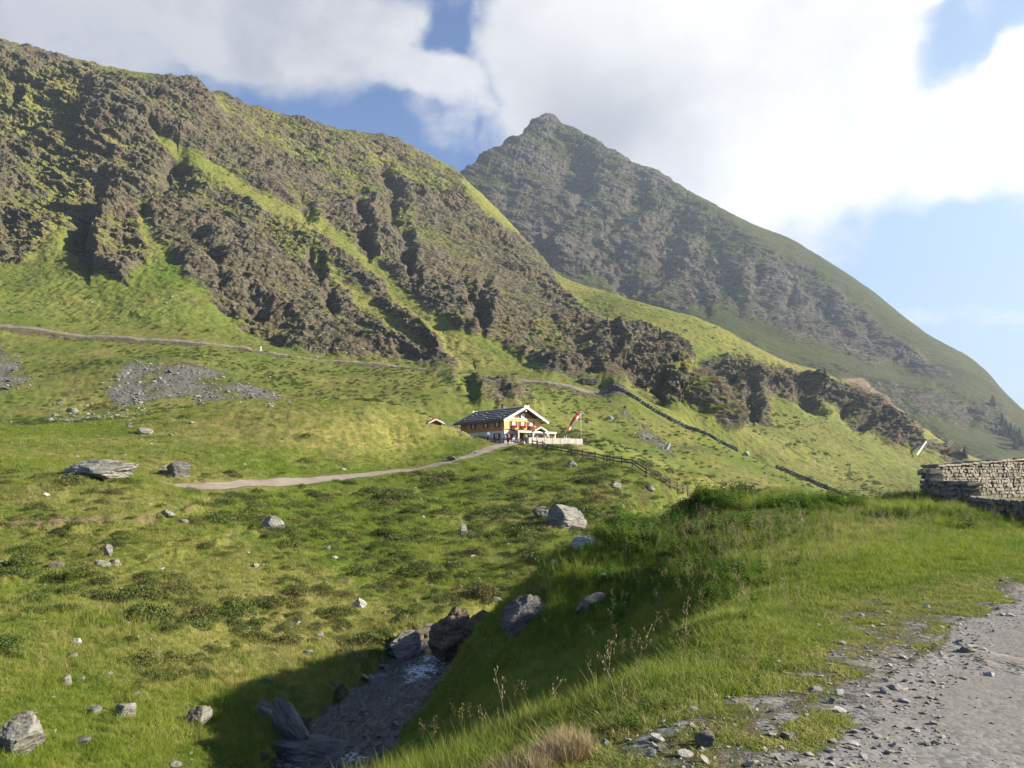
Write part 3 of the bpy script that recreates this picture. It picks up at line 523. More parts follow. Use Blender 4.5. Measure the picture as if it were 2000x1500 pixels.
# hills sheet: crags of the left mountain
def crag_sheet(T, tc, yr, rocks, gullies, dip, A0, k, base_fix=None):
    X, Y = grid_mesh_pts(tc, yr); Z = T(X, Y); X0, Y0, Z0 = X, Y, Z
    px, py = proj(X, Y, Z)
    rf = rock_frac(px, py, rocks)
    n = normals(X, Y, Z)
    s = Z * math.cos(dip) + X * math.sin(dip); c = X * math.cos(dip) - Z * math.sin(dip)
    big = fbm(X / (70 * k), Y / (70 * k), Z / (70 * k), 4)
    led = fbm(s / (5 * k), c / (26 * k), Y / (26 * k), 3, ridged=True)
    blk = .5 * fbm(X / (13 * k), Y / (13 * k), Z / (13 * k), 4, .55, ridged=True) + .7 * fbm(s / (6.5 * k), c / (19 * k), Y / (13 * k), 4, .58, ridged=True)
    band = fbm(s / (26 * k), c / (120 * k), Y / (90 * k), 4, .55) + .5 * fbm(X / (55 * k), Y / (55 * k), Z / (55 * k), 3)
    fine = fbm(X / (2.6 * k), Y / (3.5 * k), Z / (2.6 * k), 2)
    # ribs running straight down the fall line
    nmix = 0
    rib = fbm(X / (24 * k) + .5 * big, Y / (160 * k), .7, 3, .5, ridged=True)
    rk = np.clip(rf * 1.25, 0, 1)
    d = A0 * ((4 + 9 * rk) * big + rk * (3.0 * led + 4.6 * blk + 2.8 * fine + 2.2 * rib - 26.0 * band + 1.6 * np.floor(3 * fbm(s / (3.2 * k), c / (12 * k), Y / (9 * k), 2)) ) + (1 - rk) * (1.3 * blk + .6 * fine))
    wpx = px + 22 * fbm(px * .022, py * .022, 4., 4)
    for pl, hw, dep in gullies:
        pl = np.array(pl, float); hw = hw * .8; kk = (px > pl[:, 0].min() - 60) & (px < pl[:, 0].max() + 60) & (py > pl[:, 1].min() - 60) & (py < pl[:, 1].max() + 60) & (Y > 0)
        if not kk.any(): continue
        dd, par, side = dist_pl(wpx[kk], py[kk], pl); end = sst(0, .35, par) * 1.0; end = np.where(par > len(pl) - 1.02, sst(2.2 * hw, 0, dd), 1) * (.35 + .65 * end)
        sgn = np.where(wpx[kk] > np.interp(py[kk], *(pl[np.argsort(pl[:, 1])][:, ::-1].T)), 1, -1) * dd / hw
        prof = np.where(sgn < 0, np.exp(-(sgn / 1.1) ** 2), np.exp(-(sgn / .75) ** 2) - 0.0) - .35 * np.exp(-((sgn - 1.9) / .9) ** 2)
        d[kk] = d[kk] - prof * dep * .62 * end * A0 / k * (1 + .8 * np.clip(pn(X[kk] / 14, Y[kk] / 14, Z[kk] / 14), -1, 1))
    fade = sst(Y0[0, 0], Y0[0, 0] * 1.07, Y0) if base_fix else 1.0
    d = d * fade
    hz = n.copy(); hz[..., 2] *= .6
    X = X + hz[..., 0] * d; Y = Y + hz[..., 1] * d; Z = Z + hz[..., 2] * d
    n2 = normals(X, Y, Z); steep = 1 - n2[..., 2]
    rock = np.clip(rf * .86 - 1.5 * np.clip(band, -.4, .4) * np.minimum(1, rf * 2) + .22 * fbm(X / (30 * k), Y / (30 * k), Z / (30 * k), 3) * np.minimum(1, rf * 2) + (steep - (1 - n[..., 2]) ) * 2.0 * np.minimum(1, rf * 2 + .4) - .06, 0, 1)
    return X, Y, Z, px, py, rock, rf, n2, big, blk
tcH = np.linspace(-1.0, 1.0, 1150); yrH = np.exp(np.linspace(math.log(229), math.log(790), 640))
HX, HY, HZ_, hpx, hpy, hrock, hrf, hn, hbig, hblk = crag_sheet(T_near, tcH, yrH, ROCKS , GULLY, R(27), 1.0, 1.0, True)
# sit the first rows just under the near sheet
HZ_ = HZ_ - .25 * (1 - sst(229, 238, np.exp(np.linspace(math.log(229), math.log(790), 640)))[:, None])
def hp(pl, s, soft=12): return s * sst(-soft, soft, poly_sd(hpx, hpy, pl))
hl = np.clip(.12 + .8 * fbm(HX * .02, HY * .02, 2., 3) + hp([(0, 500), (250, 550), (330, 500), (480, 640), (0, 640)], .6, 25) + hp([(120, 440), (160, 500), (200, 540), (100, 520)], .5) + hp([(860, 620), (1060, 730), (1000, 730)], .6), 0, 1)
hd = np.clip(.5 + .7 * fbm(HX * .015, HY * .015, 8., 3) - .4 * hl + hp([(1200, 600), (1700, 740), (1600, 745), (1350, 690)], .1), 0, 1)
hh = np.clip(.32 + .30 * hrf + .35 * fbm(HX * .03, HY * .03, 5., 3), 0, .75)
z0 = np.zeros_like(HX); hsoil = np.maximum(hp([(170, 535), (200, 530), (195, 555), (170, 550)], .5), z0)
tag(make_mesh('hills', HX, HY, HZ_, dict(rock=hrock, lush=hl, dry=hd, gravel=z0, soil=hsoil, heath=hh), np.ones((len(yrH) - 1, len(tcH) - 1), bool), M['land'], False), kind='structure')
# mountain sheet
PROCKS = [([(860, 325), (1000, 255), (1070, 195), (1160, 232), (1240, 308), (1340, 372), (1440, 448), (1560, 515), (1660, 590), (1760, 672), (1850, 735), (1780, 725), (1640, 690), (1500, 640), (1400, 600), (1300, 610), (1200, 590), (1100, 540), (1000, 500), (940, 440)], .60),
 ([(1040, 500), (1080, 430), (1110, 440), (1120, 480), (1090, 520), (1060, 560)], .4), ([(960, 430), (1030, 440), (1050, 500), (1000, 500)], .3), ([(1300, 470), (1400, 470), (1450, 540), (1440, 600), (1340, 590), (1290, 530)], .3), ([(1080, 540), (1200, 540), (1280, 620), (1150, 600)], -.5), ([(1680, 745), (1800, 750), (1960, 790), (1980, 850), (1850, 830), (1720, 790)], .55), ([(1560, 700), (1650, 715), (1700, 735), (1600, 730)], .4), ([(1700, 800), (1800, 840), (1900, 870), (1980, 880), (1900, 890), (1780, 860)], .45), ([(1420, 655), (1480, 665), (1490, 690), (1440, 680)], .4), ([(1800, 880), (1880, 890), (1950, 910), (1850, 920)], .4), ([(1500, 600), (1620, 650), (1780, 710), (1700, 700), (1560, 650)], .3)]
tcP = np.linspace(-.55, 1.0, 900); yrP = np.exp(np.linspace(math.log(480), math.log(1620), 560))
QX, QY, QZ, qpx, qpy, qrock, qrf, qn, qbig, _ = crag_sheet(T_peak, tcP, yrP, PROCKS, PGULLY, R(20), 1.25, 2.2)
z0 = np.zeros_like(QX)
def qp(pl, s, soft=10): return s * sst(-soft, soft, poly_sd(qpx, qpy, pl))
qg = np.maximum(qp([(1640, 740), (1685, 738), (1740, 790), (1800, 830), (1790, 838), (1720, 810), (1670, 770)], .85, 6), z0)
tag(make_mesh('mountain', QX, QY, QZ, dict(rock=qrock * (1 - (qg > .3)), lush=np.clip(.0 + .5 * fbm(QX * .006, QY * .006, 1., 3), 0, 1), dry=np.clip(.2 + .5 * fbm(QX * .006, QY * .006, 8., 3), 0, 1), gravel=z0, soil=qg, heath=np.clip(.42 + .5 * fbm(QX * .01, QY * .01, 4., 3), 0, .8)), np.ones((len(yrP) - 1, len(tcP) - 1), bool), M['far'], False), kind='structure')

def pick(px, py, far=False, tol=4.0):
    """the nearest visible point of the land seen at a photo pixel"""
    best = None
    for (X, Y, Z, a, b) in (((NX, NY, NZ, npx, npy),) if not far else ((HX, HY, HZ_, *proj(HX, HY, HZ_)), (QX, QY, QZ, *proj(QX, QY, QZ)))):
        d = np.hypot(a - px, b - py); k = (d < tol) & (Y > 1)
        if k.any():
            i = np.where(k.ravel())[0]; j = i[np.argmin(Y.ravel()[i] + d.ravel()[i] * .02)]; c = (float(X.ravel()[j]), float(Y.ravel()[j]), float(Z.ravel()[j]))
            if best is None or c[1] < best[1]: best = c
    if best is None:
        if tol > 40: return P(px, py, 60)
        return pick(px, py, far, tol * 2)
    return best
_bins = np.full((400, 540), -1, np.int64)
_o = np.argsort(-NY.ravel(), kind='stable'); _o = _o[NY.ravel()[_o] > 1]; _bx = (npx.ravel()[_o] / 4 + 10).astype(int); _by = (npy.ravel()[_o] / 4).astype(int); _k = (_bx >= 0) & (_bx < 540) & (_by >= 0) & (_by < 400)
_bins[_by[_k], _bx[_k]] = _o[_k]
def pick_many(px, py):
    i = _bins[np.clip(np.asarray(py) / 4, 0, 399).astype(int), np.clip(np.asarray(px) / 4 + 10, 0, 539).astype(int)]; i = i[i >= 0]
    return NX.ravel()[i], NY.ravel()[i], NZ.ravel()[i]
def gz(x, y):
    """height of the near sheet"""
    x = np.atleast_1d(np.asarray(x, float)); y = np.atleast_1d(np.asarray(y, float))
    r = np.interp(y, yr, np.arange(len(yr))); c = np.interp(x / (y + 6), tc, np.arange(len(tc)))
    r0 = np.clip(r.astype(int), 0, len(yr) - 2); c0 = np.clip(c.astype(int), 0, len(tc) - 2); fr = r - r0; fcc = c - c0
    return (NZ[r0, c0] * (1 - fr) + NZ[r0 + 1, c0] * fr) * (1 - fcc) + (NZ[r0, c0 + 1] * (1 - fr) + NZ[r0 + 1, c0 + 1] * fr) * fcc
def gn_(x, y):
    r = np.clip(np.round(np.interp(y, yr, np.arange(len(yr)))).astype(int), 0, len(yr) - 1); c = np.clip(np.round(np.interp(x / (y + 6), tc, np.arange(len(tc)))).astype(int), 0, len(tc) - 1); return r, c
g1 = lambda x, y: float(gz(x, y)[0])

# water
ws = resample(STR, .3); ws = ws[(ws[:, 1] < 75)]; wn = 13
tx = np.gradient(ws[:, 0]); ty = np.gradient(ws[:, 1]); tl = np.hypot(tx, ty); nx, ny = ty / tl, -tx / tl
u = np.linspace(-2.3, 2.3, wn); WX = ws[:, 0][:, None] + nx[:, None] * u; WY = ws[:, 1][:, None] + ny[:, None] * u
wz = np.interp(np.arange(len(ws)), np.arange(len(ws)), ws[:, 2]); WZ = wz[:, None] + .05 * fbm(WX * 1.5, WY * .8, 0., 3) + 0 * u
foam = np.zeros_like(WX); 
for (fx, fy, rr) in [P(822, 1315, 31)[:2] + (1.9,), P(800, 1335, 29.8)[:2] + (.8,), P(838, 1290, 32.4)[:2] + (1.0,), P(690, 1492, 23.0)[:2] + (.9,), P(765, 1365, 28)[:2] + (.25,)]:
    foam = np.maximum(foam, sst(rr * 1.3, rr * .1, np.hypot((WX - fx) * 1.3, WY - fy)) * .62)
WZ += foam * .12 * pn(WX * 4, WY * 4, 0.)
tag(make_mesh('stream_water', WX, WY, WZ, dict(foam=foam), np.ones((len(ws) - 1, wn - 1), bool), M['water']), kind='structure')

# air between here and the summit
bpy.ops.mesh.primitive_cube_add(size=1, location=(50, 760, 372)); hz_ = bpy.context.object; hz_.name = 'haze'; hz_.scale = (3400, 2300, 780)
hz_.data.materials.clear(); m, t = new_mat('haze_air')
t.n('ShaderNodeOutputMaterial', {'Volume': t.n('ShaderNodeVolumePrincipled', {'Color': (0.70, 0.82, 1.0, 1), 'Density': 0.00011, 'Anisotropy': 0.3}).outputs[0]})
hz_.data.materials.append(m); tag(hz_, kind='stuff')

# ------------------------------------------------------------------ mesh writer
class MB:
    def __init__(s): s.v = []; s.f = []
    def add(s, vs, fs): b = len(s.v); s.v += [tuple(map(float, q)) for q in vs]; s.f += [tuple(b + i for i in q) for q in fs]; return s
    def box(s, c, d, rz=0.0, M_=None):
        x, y, z = (q / 2 for q in d); vs = [Vector((a * x, b * y, e * z)) for e in (-1, 1) for a, b in ((-1, -1), (1, -1), (1, 1), (-1, 1))]
        m_ = M_ if M_ is not None else Matrix.Rotation(rz, 3, 'Z')
        return s.add([m_ @ v + Vector(c) for v in vs], [(3, 2, 1, 0), (4, 5, 6, 7), (0, 1, 5, 4), (1, 2, 6, 5), (2, 3, 7, 6), (3, 0, 4, 7)])
    def bar(s, a, b, w_, h_=None, up=(0, 0, 1)):
        a, b = Vector(a), Vector(b); d = b - a; L_ = d.length; h_ = h_ or w_; z = d.normalized(); u_ = Vector(up)
        if abs(z.dot(u_)) > .98: u_ = Vector((0, 1, 0))
        x = u_.cross(z).normalized(); y = z.cross(x); mm = Matrix((x, y, z)).transposed(); return s.box((a + b) / 2, (w_, h_, L_), M_=mm)
    def tube(s, pts, rad, n=7, cap=True):
        pts = [Vector(p) for p in pts]; rad = rad if hasattr(rad, '__len__') else [rad] * len(pts); vs = []; fs = []
        for i, p in enumerate(pts):
            d = (pts[min(i + 1, len(pts) - 1)] - pts[max(i - 1, 0)]).normalized(); u_ = Vector((0, 0, 1)) if abs(d.z) < .95 else Vector((1, 0, 0)); x = d.cross(u_).normalized(); y = d.cross(x)
            vs += [p + (x * math.cos(k * 2 * math.pi / n) + y * math.sin(k * 2 * math.pi / n)) * rad[i] for k in range(n)]
        for i in range(len(pts) - 1):
            for k in range(n): fs.append((i * n + k, i * n + (k + 1) % n, (i + 1) * n + (k + 1) % n, (i + 1) * n + k))
        if cap: fs += [tuple(range(n))[::-1], tuple((len(pts) - 1) * n + k for k in range(n))]
        return s.add(vs, fs)
    def prism(s, poly, a, b, axis=1):
        """polygon (2-D) swept along an axis"""
        n = len(poly); mk = {0: lambda p, q: (q, p[0], p[1]), 1: lambda p, q: (p[0], q, p[1]), 2: lambda p, q: (p[0], p[1], q)}[axis]
        return s.add([mk(p, a) for p in poly] + [mk(p, b) for p in poly], [tuple(range(n)), tuple(range(2 * n - 1, n - 1, -1))] + [(i, i + n, (i + 1) % n + n, (i + 1) % n) for i in range(n)])
    def build(s, name, mat, parent=None, smooth=False, bevel=0):
        me = bpy.data.meshes.new(name); me.from_pydata(s.v, [], s.f); bm = bmesh.new(); bm.from_mesh(me); bmesh.ops.recalc_face_normals(bm, faces=bm.faces)
        if bevel: bmesh.ops.bevel(bm, geom=list(bm.edges), offset=bevel, segments=1, affect='EDGES')
        bm.to_mesh(me); bm.free(); me.materials.append(mat)
        if smooth: me.polygons.foreach_set('use_smooth', [True] * len(me.polygons))
        o = bpy.data.objects.new(name, me); col.objects.link(o); o.parent = parent; return o
def empty(name, loc=(0, 0, 0), rz=0.0, label=None, cat=None, group=None):
    o = bpy.data.objects.new(name, None); o.empty_display_size = .2; col.objects.link(o); o.location = loc; o.rotation_euler = (0, 0, rz); return tag(o, label, cat, group)
def copy_tree(o, parent=None):
    c = o.copy(); col.objects.link(c); c.parent = parent
    for ch in [q for q in scene.objects if q.parent == o]: copy_tree(ch, c)
    return c

# ------------------------------------------------------------------ boulders
def rock_mesh(name, dims, seed, sub=4, cuts=9, rough=.10, mat=None):
    cuts += 4; rough *= 1.35
    rg = np.random.default_rng(seed); bm = bmesh.new(); bmesh.ops.create_icosphere(bm, subdivisions=sub, radius=1.0)
    me = bpy.data.meshes.new(name); bm.to_mesh(me); bm.free()
    co = np.zeros(len(me.vertices) * 3, np.float32); me.vertices.foreach_get('co', co); co = co.reshape(-1, 3).astype(float)
    for i in range(cuts):
        n = rg.normal(size=3); n /= np.linalg.norm(n); dlim = rg.uniform(.48, .80); q = co @ n; over = np.maximum(0, q - dlim); co -= over[:, None] * n * .93
    s = rg.uniform(0, 90, 3)
    nrm = co / (np.linalg.norm(co, axis=1)[:, None] + 1e-6)
    d = rough * fbm(co[:, 0] * 1.6 + s[0], co[:, 1] * 1.6, co[:, 2] * 3.2 + s[1], 4) + rough * .5 * fbm(co[:, 0] * 3, co[:, 1] * 3 + s[2], co[:, 2] * 9, 3, ridged=True)
    co += nrm * d[:, None]; mx = np.abs(co).max(0); co = co / mx * np.array(dims) / 2
    me.vertices.foreach_set('co', co.astype(np.float32).ravel()); me.materials.append(mat or M['stone']); me.polygons.foreach_set('use_smooth', [False] * len(me.polygons)); me.update(); return me
def boulder(px, py, w, h, label, seed, depth=.8, tilt=(0, 0, 0), mat=None, name='boulder', group=None, sub=4, cuts=9, sink=.42, off=(0, 0, 0), rough=.10, at=None):
    """w,h: size in the photo in px; py is the foot"""
    x, y, z = at or pick(px, py); k = y / F; wx, hz = w * k, h * k
    o = bpy.data.objects.new(name, rock_mesh(name, (wx, wx * depth, hz * (1 + sink)), seed, sub, cuts, rough, mat)); col.objects.link(o)
    o.location = (x + off[0], y + wx * depth * .35 + off[1], z + hz * (1 + sink) / 2 - hz * sink + off[2]); o.rotation_euler = tuple(R(q) for q in tilt)
    return tag(o, label, 'boulder', group)
boulder(172, 928, 152, 40, 'broad flat lichen-grey boulder on the crest of the left meadow', 11, .7, (0, 0, 0), sub=5)
boulder(346, 930, 48, 32, 'dark rounded boulder beside the start of the gravel track', 12, .8, sub=4, mat=M['darkstone'])
boulder(322, 925, 34, 14, 'low flat slab leaning against the dark rounded boulder', 13, .8, (0, 12, 0), mat=M['darkstone'])
boulder(281, 846, 36, 14, 'small flat boulder alone in the meadow below the grassy mound', 14, .8)
boulder(522, 1034, 52, 30, 'pale wedge-shaped boulder on the spur above the green slope', 155, .8, (0, 10, 0))
boulder(1108, 1034, 92, 46, 'large grey boulder with an orange-lichened right face, in the middle of the slope', 16, .8, (0, 6, 20), sub=5)
boulder(1060, 1008, 44, 20, 'flat slab touching the left end of the large grey boulder', 17, .7, (0, 8, 0))
boulder(1150, 1066, 66, 20, 'pale flat outcrop between the large grey boulder and the dark bank', 18, .6, (0, -6, 0), mat=M['palestone'])
boulder(903, 1046, 18, 22, 'narrow upright pale stone with a dark hollow in the heathery slope', 19)
boulder(1116, 912, 24, 14, 'tilted dark slab just below the rail fence', 20, .6, (0, 20, 0))
boulder(1201, 952, 28, 14, 'grey slab lying below the middle of the rail fence', 21)
boulder(1267, 958, 24, 13, 'grey stone right of the slab below the rail fence', 22)
boulder(790, 1300, 84, 62, 'pale lichened boulder at the head of the stream pool', 23, .85, sub=5, mat=M['stone'], sink=.35)
boulder(800, 1318, 60, 24, 'dark wet rock under the pale boulder by the rapids', 24, .8, mat=M['darkstone'])
boulder(770, 1322, 40, 16, 'dark low rock on the stream edge left of the rapids', 241, .8, mat=M['darkstone'])
boulder(725, 1338, 26, 20, 'grey stone at the water edge, highest of the shaded bank stones', 25)
boulder(693, 1368, 24, 16, 'pale stone at the water edge in the middle of the shaded bank', 26, mat=M['palestone'])
boulder(660, 1392, 40, 14, 'low dark stone at the foot of the shaded left bank', 27, mat=M['darkstone'])
boulder(590, 1505, 180, 58, 'big dark slabby rock in the stream at the bottom edge', 28, .7, (0, 4, 10), mat=M['darkstone'], sub=5, cuts=12)
boulder(560, 1440, 110, 62, 'long tilted slab leaning from the grass down to the stream', 29, .35, (0, 40, -25), sub=5, sink=.1)
boulder(515, 1405, 50, 30, 'sunlit block at the top end of the long tilted slab', 30, .6, (0, 25, 0))
boulder(595, 1442, 22, 34, 'narrow dark slab standing between the tilted slab and the water', 31, .5, (0, 20, 0), mat=M['darkstone'])
boulder(880, 1292, 110, 88, 'dark craggy outcrop with rusty grass overhanging the rapids', 32, .9, (0, -10, 0), mat=M['rust'], sub=5, rough=.16, at=P(885, 1290, 32))
boulder(940, 1240, 60, 40, 'dark block on top of the outcrop behind the rapids', 33, .8, mat=M['rust'], at=P(935, 1238, 31))
boulder(1028, 1214, 104, 52, 'dark smooth rock slab showing over the edge of the shaded bank', 34, .8, (0, -25, 0), mat=M['darkstone'], sub=5, at=pick(1032, 1222), sink=.8)
boulder(1150, 1192, 80, 26, 'grey slab half buried in the shaded bank grass', 35, .6, (0, -28, 0), mat=M['darkstone'])
boulder(12, 1470, 92, 66, 'grooved grey boulder cut by the left edge of the picture', 36, .8, (0, -8, 20), sub=5)
boulder(386, 1418, 50, 34, 'rounded grey boulder in the grass above the shaded corner', 37)
boulder(240, 1396, 46, 24, 'flat pale boulder lying in the lower left grass', 38)
boulder(178, 1394, 34, 14, 'flat mossy stone left of the flat pale boulder', 39)
boulder(122, 1340, 26, 20, 'speckled round stone in the lower left grass', 40)
boulder(155, 1328, 18, 10, 'small stone right of the speckled round stone', 41)
boulder(137, 1284, 26, 12, 'low grey stone in the left grass, lower of a pair', 42)
boulder(145, 1258, 20, 12, 'light stone in the left grass, upper of a pair', 43, mat=M['palestone'])
boulder(156, 1452, 50, 12, 'long low stone near the grooved boulder at the lower left', 44, .5, (0, -12, 0))
boulder(189, 1106, 38, 20, 'biggest of the stones under the cattle tread', 45)
boulder(207, 1082, 20, 22, 'upright stone behind the biggest stone under the cattle tread', 46)
boulder(224, 1102, 24, 14, 'right-hand stone of the cluster under the cattle tread', 47)
boulder(105, 1106, 32, 16, 'dark ledge stone left of the stone cluster', 48, mat=M['darkstone'])
boulder(145, 1112, 22, 12, 'reddish stone between the dark ledge stone and the cluster', 49)
boulder(322, 1012, 34, 12, 'flat slab beside the narrow footpath', 50)
boulder(355, 1020, 26, 8, 'thin slab at the lower end of the footpath slab', 51)
boulder(700, 1183, 26, 16, 'tilted pale stone on the edge of the dip', 52, .6, (0, 30, 0), mat=M['palestone'])
boulder(577, 1218, 14, 8, 'little white stone on the sunny slope', 53, mat=M['palestone'])
boulder(623, 1242, 22, 8, 'low flat stone on the sunny slope below the little white stone', 54)
boulder(601, 1275, 24, 8, 'thin slab of stone above the shaded bank', 55, .6)
boulder(640, 1072, 16, 10, 'grey stone on the heathery slope', 56)
boulder(968, 1172, 26, 9, 'flat stone above the dark rock slab', 57)
boulder(521, 1332, 14, 12, 'small stone next to the dark shrub above the shaded corner', 58)
boulder(90, 820, 24, 8, 'low boulder at the foot of the scree, leftmost of three', 59)
boulder(137, 802, 26, 10, 'dark-sided boulder at the foot of the scree', 60)
boulder(105, 812, 14, 8, 'small boulder between two larger ones below the scree', 61)
boulder(670, 915, 12, 5, 'tiny white stone beside the gravel track', 62, mat=M['palestone'])
boulder(1462, 884, 14, 9, 'pale boulder under the middle stretch of the long slope wall', 63, mat=M['palestone'])
boulder(1192, 818, 16, 8, 'pale boulder at the head of the rockfall right of the flag', 64, mat=M['palestone'])
boulder(1305, 876, 10, 16, 'white leaning slab in the rockfall right of the flag', 65, .5, (0, 30, 0), mat=M['palestone'])
boulder(1385, 1462, 44, 27, 'grey stone with a dark shadow on the gravel verge', 66, .8)
boulder(1368, 1448, 18, 10, 'small dark stone behind the grey verge stone', 67, mat=M['darkstone'])
boulder(1755, 1347, 56, 12, 'flat white slab sunk in the edge of the road', 68, .6, mat=M['palestone'], sink=1.2)
boulder(1896, 1272, 34, 14, 'reddish brown stone on the edge of the road', 69, .7)
boulder(1942, 1320, 22, 8, 'pale stone lying on the road', 70, mat=M['palestone'])
boulder(1185, 1456, 22, 14, 'dark stone next to the straw tussock', 71, mat=M['darkstone'])
boulder(1275, 1456, 14, 8, 'little pale stone in the verge grass', 72, mat=M['palestone'])
boulder(1505, 1186, 12, 8, 'small grey stone in the short turf', 73)
boulder(1210 + 390, 1222, 12, 6, 'white pebble on the bare patch of turf', 74, mat=M['palestone'])
boulder(1960, 1134, 16, 6, 'dark stone in the turf before the road', 75, mat=M['darkstone'])
boulder(1600, 1350, 30, 8, 'flat grey stone in the middle of the verge', 76)
boulder(1540, 1442, 34, 14, 'flat stone in the gravel right of the grey verge stone', 77)

# ------------------------------------------------------------------ mountain hut
C0 = P(985, 863, 131); GA = R(38)
hut = empty('mountain_hut', (C0[0], C0[1], HZ), GA, 'wooden mountain hut with dark shingle roof on white plaster ground floor', 'hut')
HH = hut.location
# local axes: x along the gable front (to the right), y away along the side
GW, GL, EV, SL, OV = 8.1, 13.6, 4.25, math.tan(R(27)), 1.0; PK = EV + GW / 2 * SL
MB().box((GW / 2, GL / 2, .95), (GW, GL, 2.9)).build('plaster_wall', M['plaster'], hut)
MB().prism([(-.10, 2.4), (GW + .10, 2.4), (GW + .10, EV), (GW / 2, PK), (-.10, EV)], .06, GL + .05).build('timber_wall', M['larch'], hut)
MB().prism([(-.104, 2.72), (GW + .104, 2.72), (GW + .104, EV + .35), (-.104, EV + .35)], -.10, .055).build('gable_boarding', M['palelarch'], hut)
rz0, rz1 = -1.25, GL + 1.1; th = .20
for sgn in (-1, 1):
    e = GW / 2 + sgn * (GW / 2 + OV); ez = PK - (GW / 2 + OV) * SL + .22; tz = PK + .22
    pl = [(GW / 2, tz), (e, ez), (e, ez + th), (GW / 2, tz + th)]
    rf = MB().prism(pl, rz0, rz1).build('roof', M['shingle'], hut)
    # shingle courses standing a little proud, and pale laths across them
    for k in range(9):
        f0 = k / 9; f1 = f0 + .118; xa = GW / 2 + sgn * (GW / 2 + OV) * f0; xb = GW / 2 + sgn * (GW / 2 + OV) * f1; za = tz + th - (GW / 2 + OV) * f0 * SL; zb = tz + th - (GW / 2 + OV) * f1 * SL
        MB().prism([(xa, za + .015), (xb, zb + .07), (xb, zb + .015), (xa, za + .004)], rz0 - .03, rz1 + .03).build('shingle_course', M['shingle'], rf)
    for k in range(1, 6):
        f0 = k / 6 + .02; xa = GW / 2 + sgn * (GW / 2 + OV) * f0; za = tz + th + .10 - (GW / 2 + OV) * f0 * SL
        b_ = MB()
        for j in range(9):
            y0 = rz0 + (rz1 - rz0) * j / 9; jz = random.uniform(-.03, .03); b_.box((xa + random.uniform(-.06, .06), y0 + .85, za + jz), (.30, (rz1 - rz0) / 9 - random.uniform(.02, .3), .08))
        b_.build('roof_batten', M['battens'], rf)
    for yy, nm in ((rz0 - .06, 'bargeboard'), (rz1 + .06, 'bargeboard')):
        tip = .55
        MB().bar((GW / 2 - sgn * tip, yy, tz + .12 + tip * SL * .9), (e + sgn * .12, yy, ez + .12 - .06), .09, .42, up=(0, 0, 1)).build(nm, M['trim'], hut)
MB().bar((GW / 2, rz0, PK + .5), (GW / 2, rz1, PK + .5), .22, .12).build('ridge_cap', M['battens'], hut)
ch = MB().box((GW / 2 + .5, 6.2, PK + .55), (.6, .6, 1.5)).build('chimney', M['darkstone'], hut); MB().box((GW / 2 + .5, 6.2, PK + 1.36), (.8, .8, .1)).build('chimney_cap', M['darkwood'], ch)
# purlin ends and collar beam
for xx in (.0, GW / 2, GW): MB().box((xx, -.62, EV + (.10 if xx != GW / 2 else SL * GW / 2 - .35)), (.22, 1.1, .26)).build('purlin', M['trim'], hut)
MB().box((GW / 2, -.16, EV + .36), (GW + .1, .16, .22)).build('beam', M['trim'], hut)
def window(x, z, w_, h_, parent, face='front', shut=None, flowers=False):
    e_ = empty('window', (x, -.10, z) if face == 'front' else (-.10, x, z), 0 if face == 'front' else -R(90)); e_.parent = parent
    MB().box((0, -.02, 0), (w_ + .14, .06, h_ + .14)).build('frame', M['door'], e_)
    MB().box((0, -.056, 0), (w_, .02, h_)).build('pane', M['glass'], e_)
    MB().box((0, -.075, 0), (.05, .02, h_)).build('mullion', M['trim'], e_)
    for sg in (-1, 1):
        MB().box((sg * w_ * .27, -.09, h_ * .06), (w_ * .24, .015, h_ * .8)).build('curtain', M['white'] if shut else M['greycloth'], e_)
        if shut: MB().box((sg * (w_ / 2 + .27), -.05, 0), (.42, .05, h_ + .1)).build('shutter', shut, e_)
    if flowers:
        MB().box((0, -.24, -h_ / 2 - .16), (w_ + .3, .26, .2)).build('window_box', M['door'], e_)
        fb = MB()
        for k in range(90): fb.box((random.uniform(-.6, .6) * w_, -.26 + random.uniform(-.16, .1), -h_ / 2 + random.uniform(-.14, .18)), (.11, .1, .1), random.uniform(0, 3))
        fb.build('flowers', M['flowers'], e_)
    return e_
for xx in (2.0, 4.0, 5.95): window(xx, 3.62, .78, .92, hut, 'front', M['door'], True)
for yy in (1.9, 5.4, 9.3, 12.1): window(yy, 3.5, .70, .85, hut, 'side', M['darkwood'] if yy < 12 else None)
window(2.0, 1.35, .95, 1.1, hut, 'side', M['darkwood'])
for xx in (.9, 2.2): window(xx, 1.35, .7, .9, hut, 'front', M['door'])
dd = MB().box((3.75, -.06, 1.0), (1.0, .12, 2.0)).build('door', M['door'], hut); MB().box((4.12, -.15, 1.0), (.05, .06, .14)).build('handle', M['steel'], dd)
MB().box((3.75, -.03, 1.06), (1.3, .07, 2.15)).build('door_frame', M['trim'], hut)
# round shield in the gable and antlers beside it
sh = MB().tube([(4.1, -.2, 5.15), (4.1, -.08, 5.15)], .48, 20).build('round_shield', M['white'], hut)
for k in range(2):
    a_ = MB(); x0 = 2.9 + .35 * k
    for sg in (-1, 1):
        a_.tube([(x0, -.15, 4.85), (x0 + sg * .22, -.3, 5.15), (x0 + sg * .34, -.32, 5.5)], [.05, .04, .02], 5); a_.tube([(x0 + sg * .2, -.28, 5.1), (x0 + sg * .42, -.34, 5.2)], [.03, .015], 5)
    a_.build('antlers', M['door'], hut)
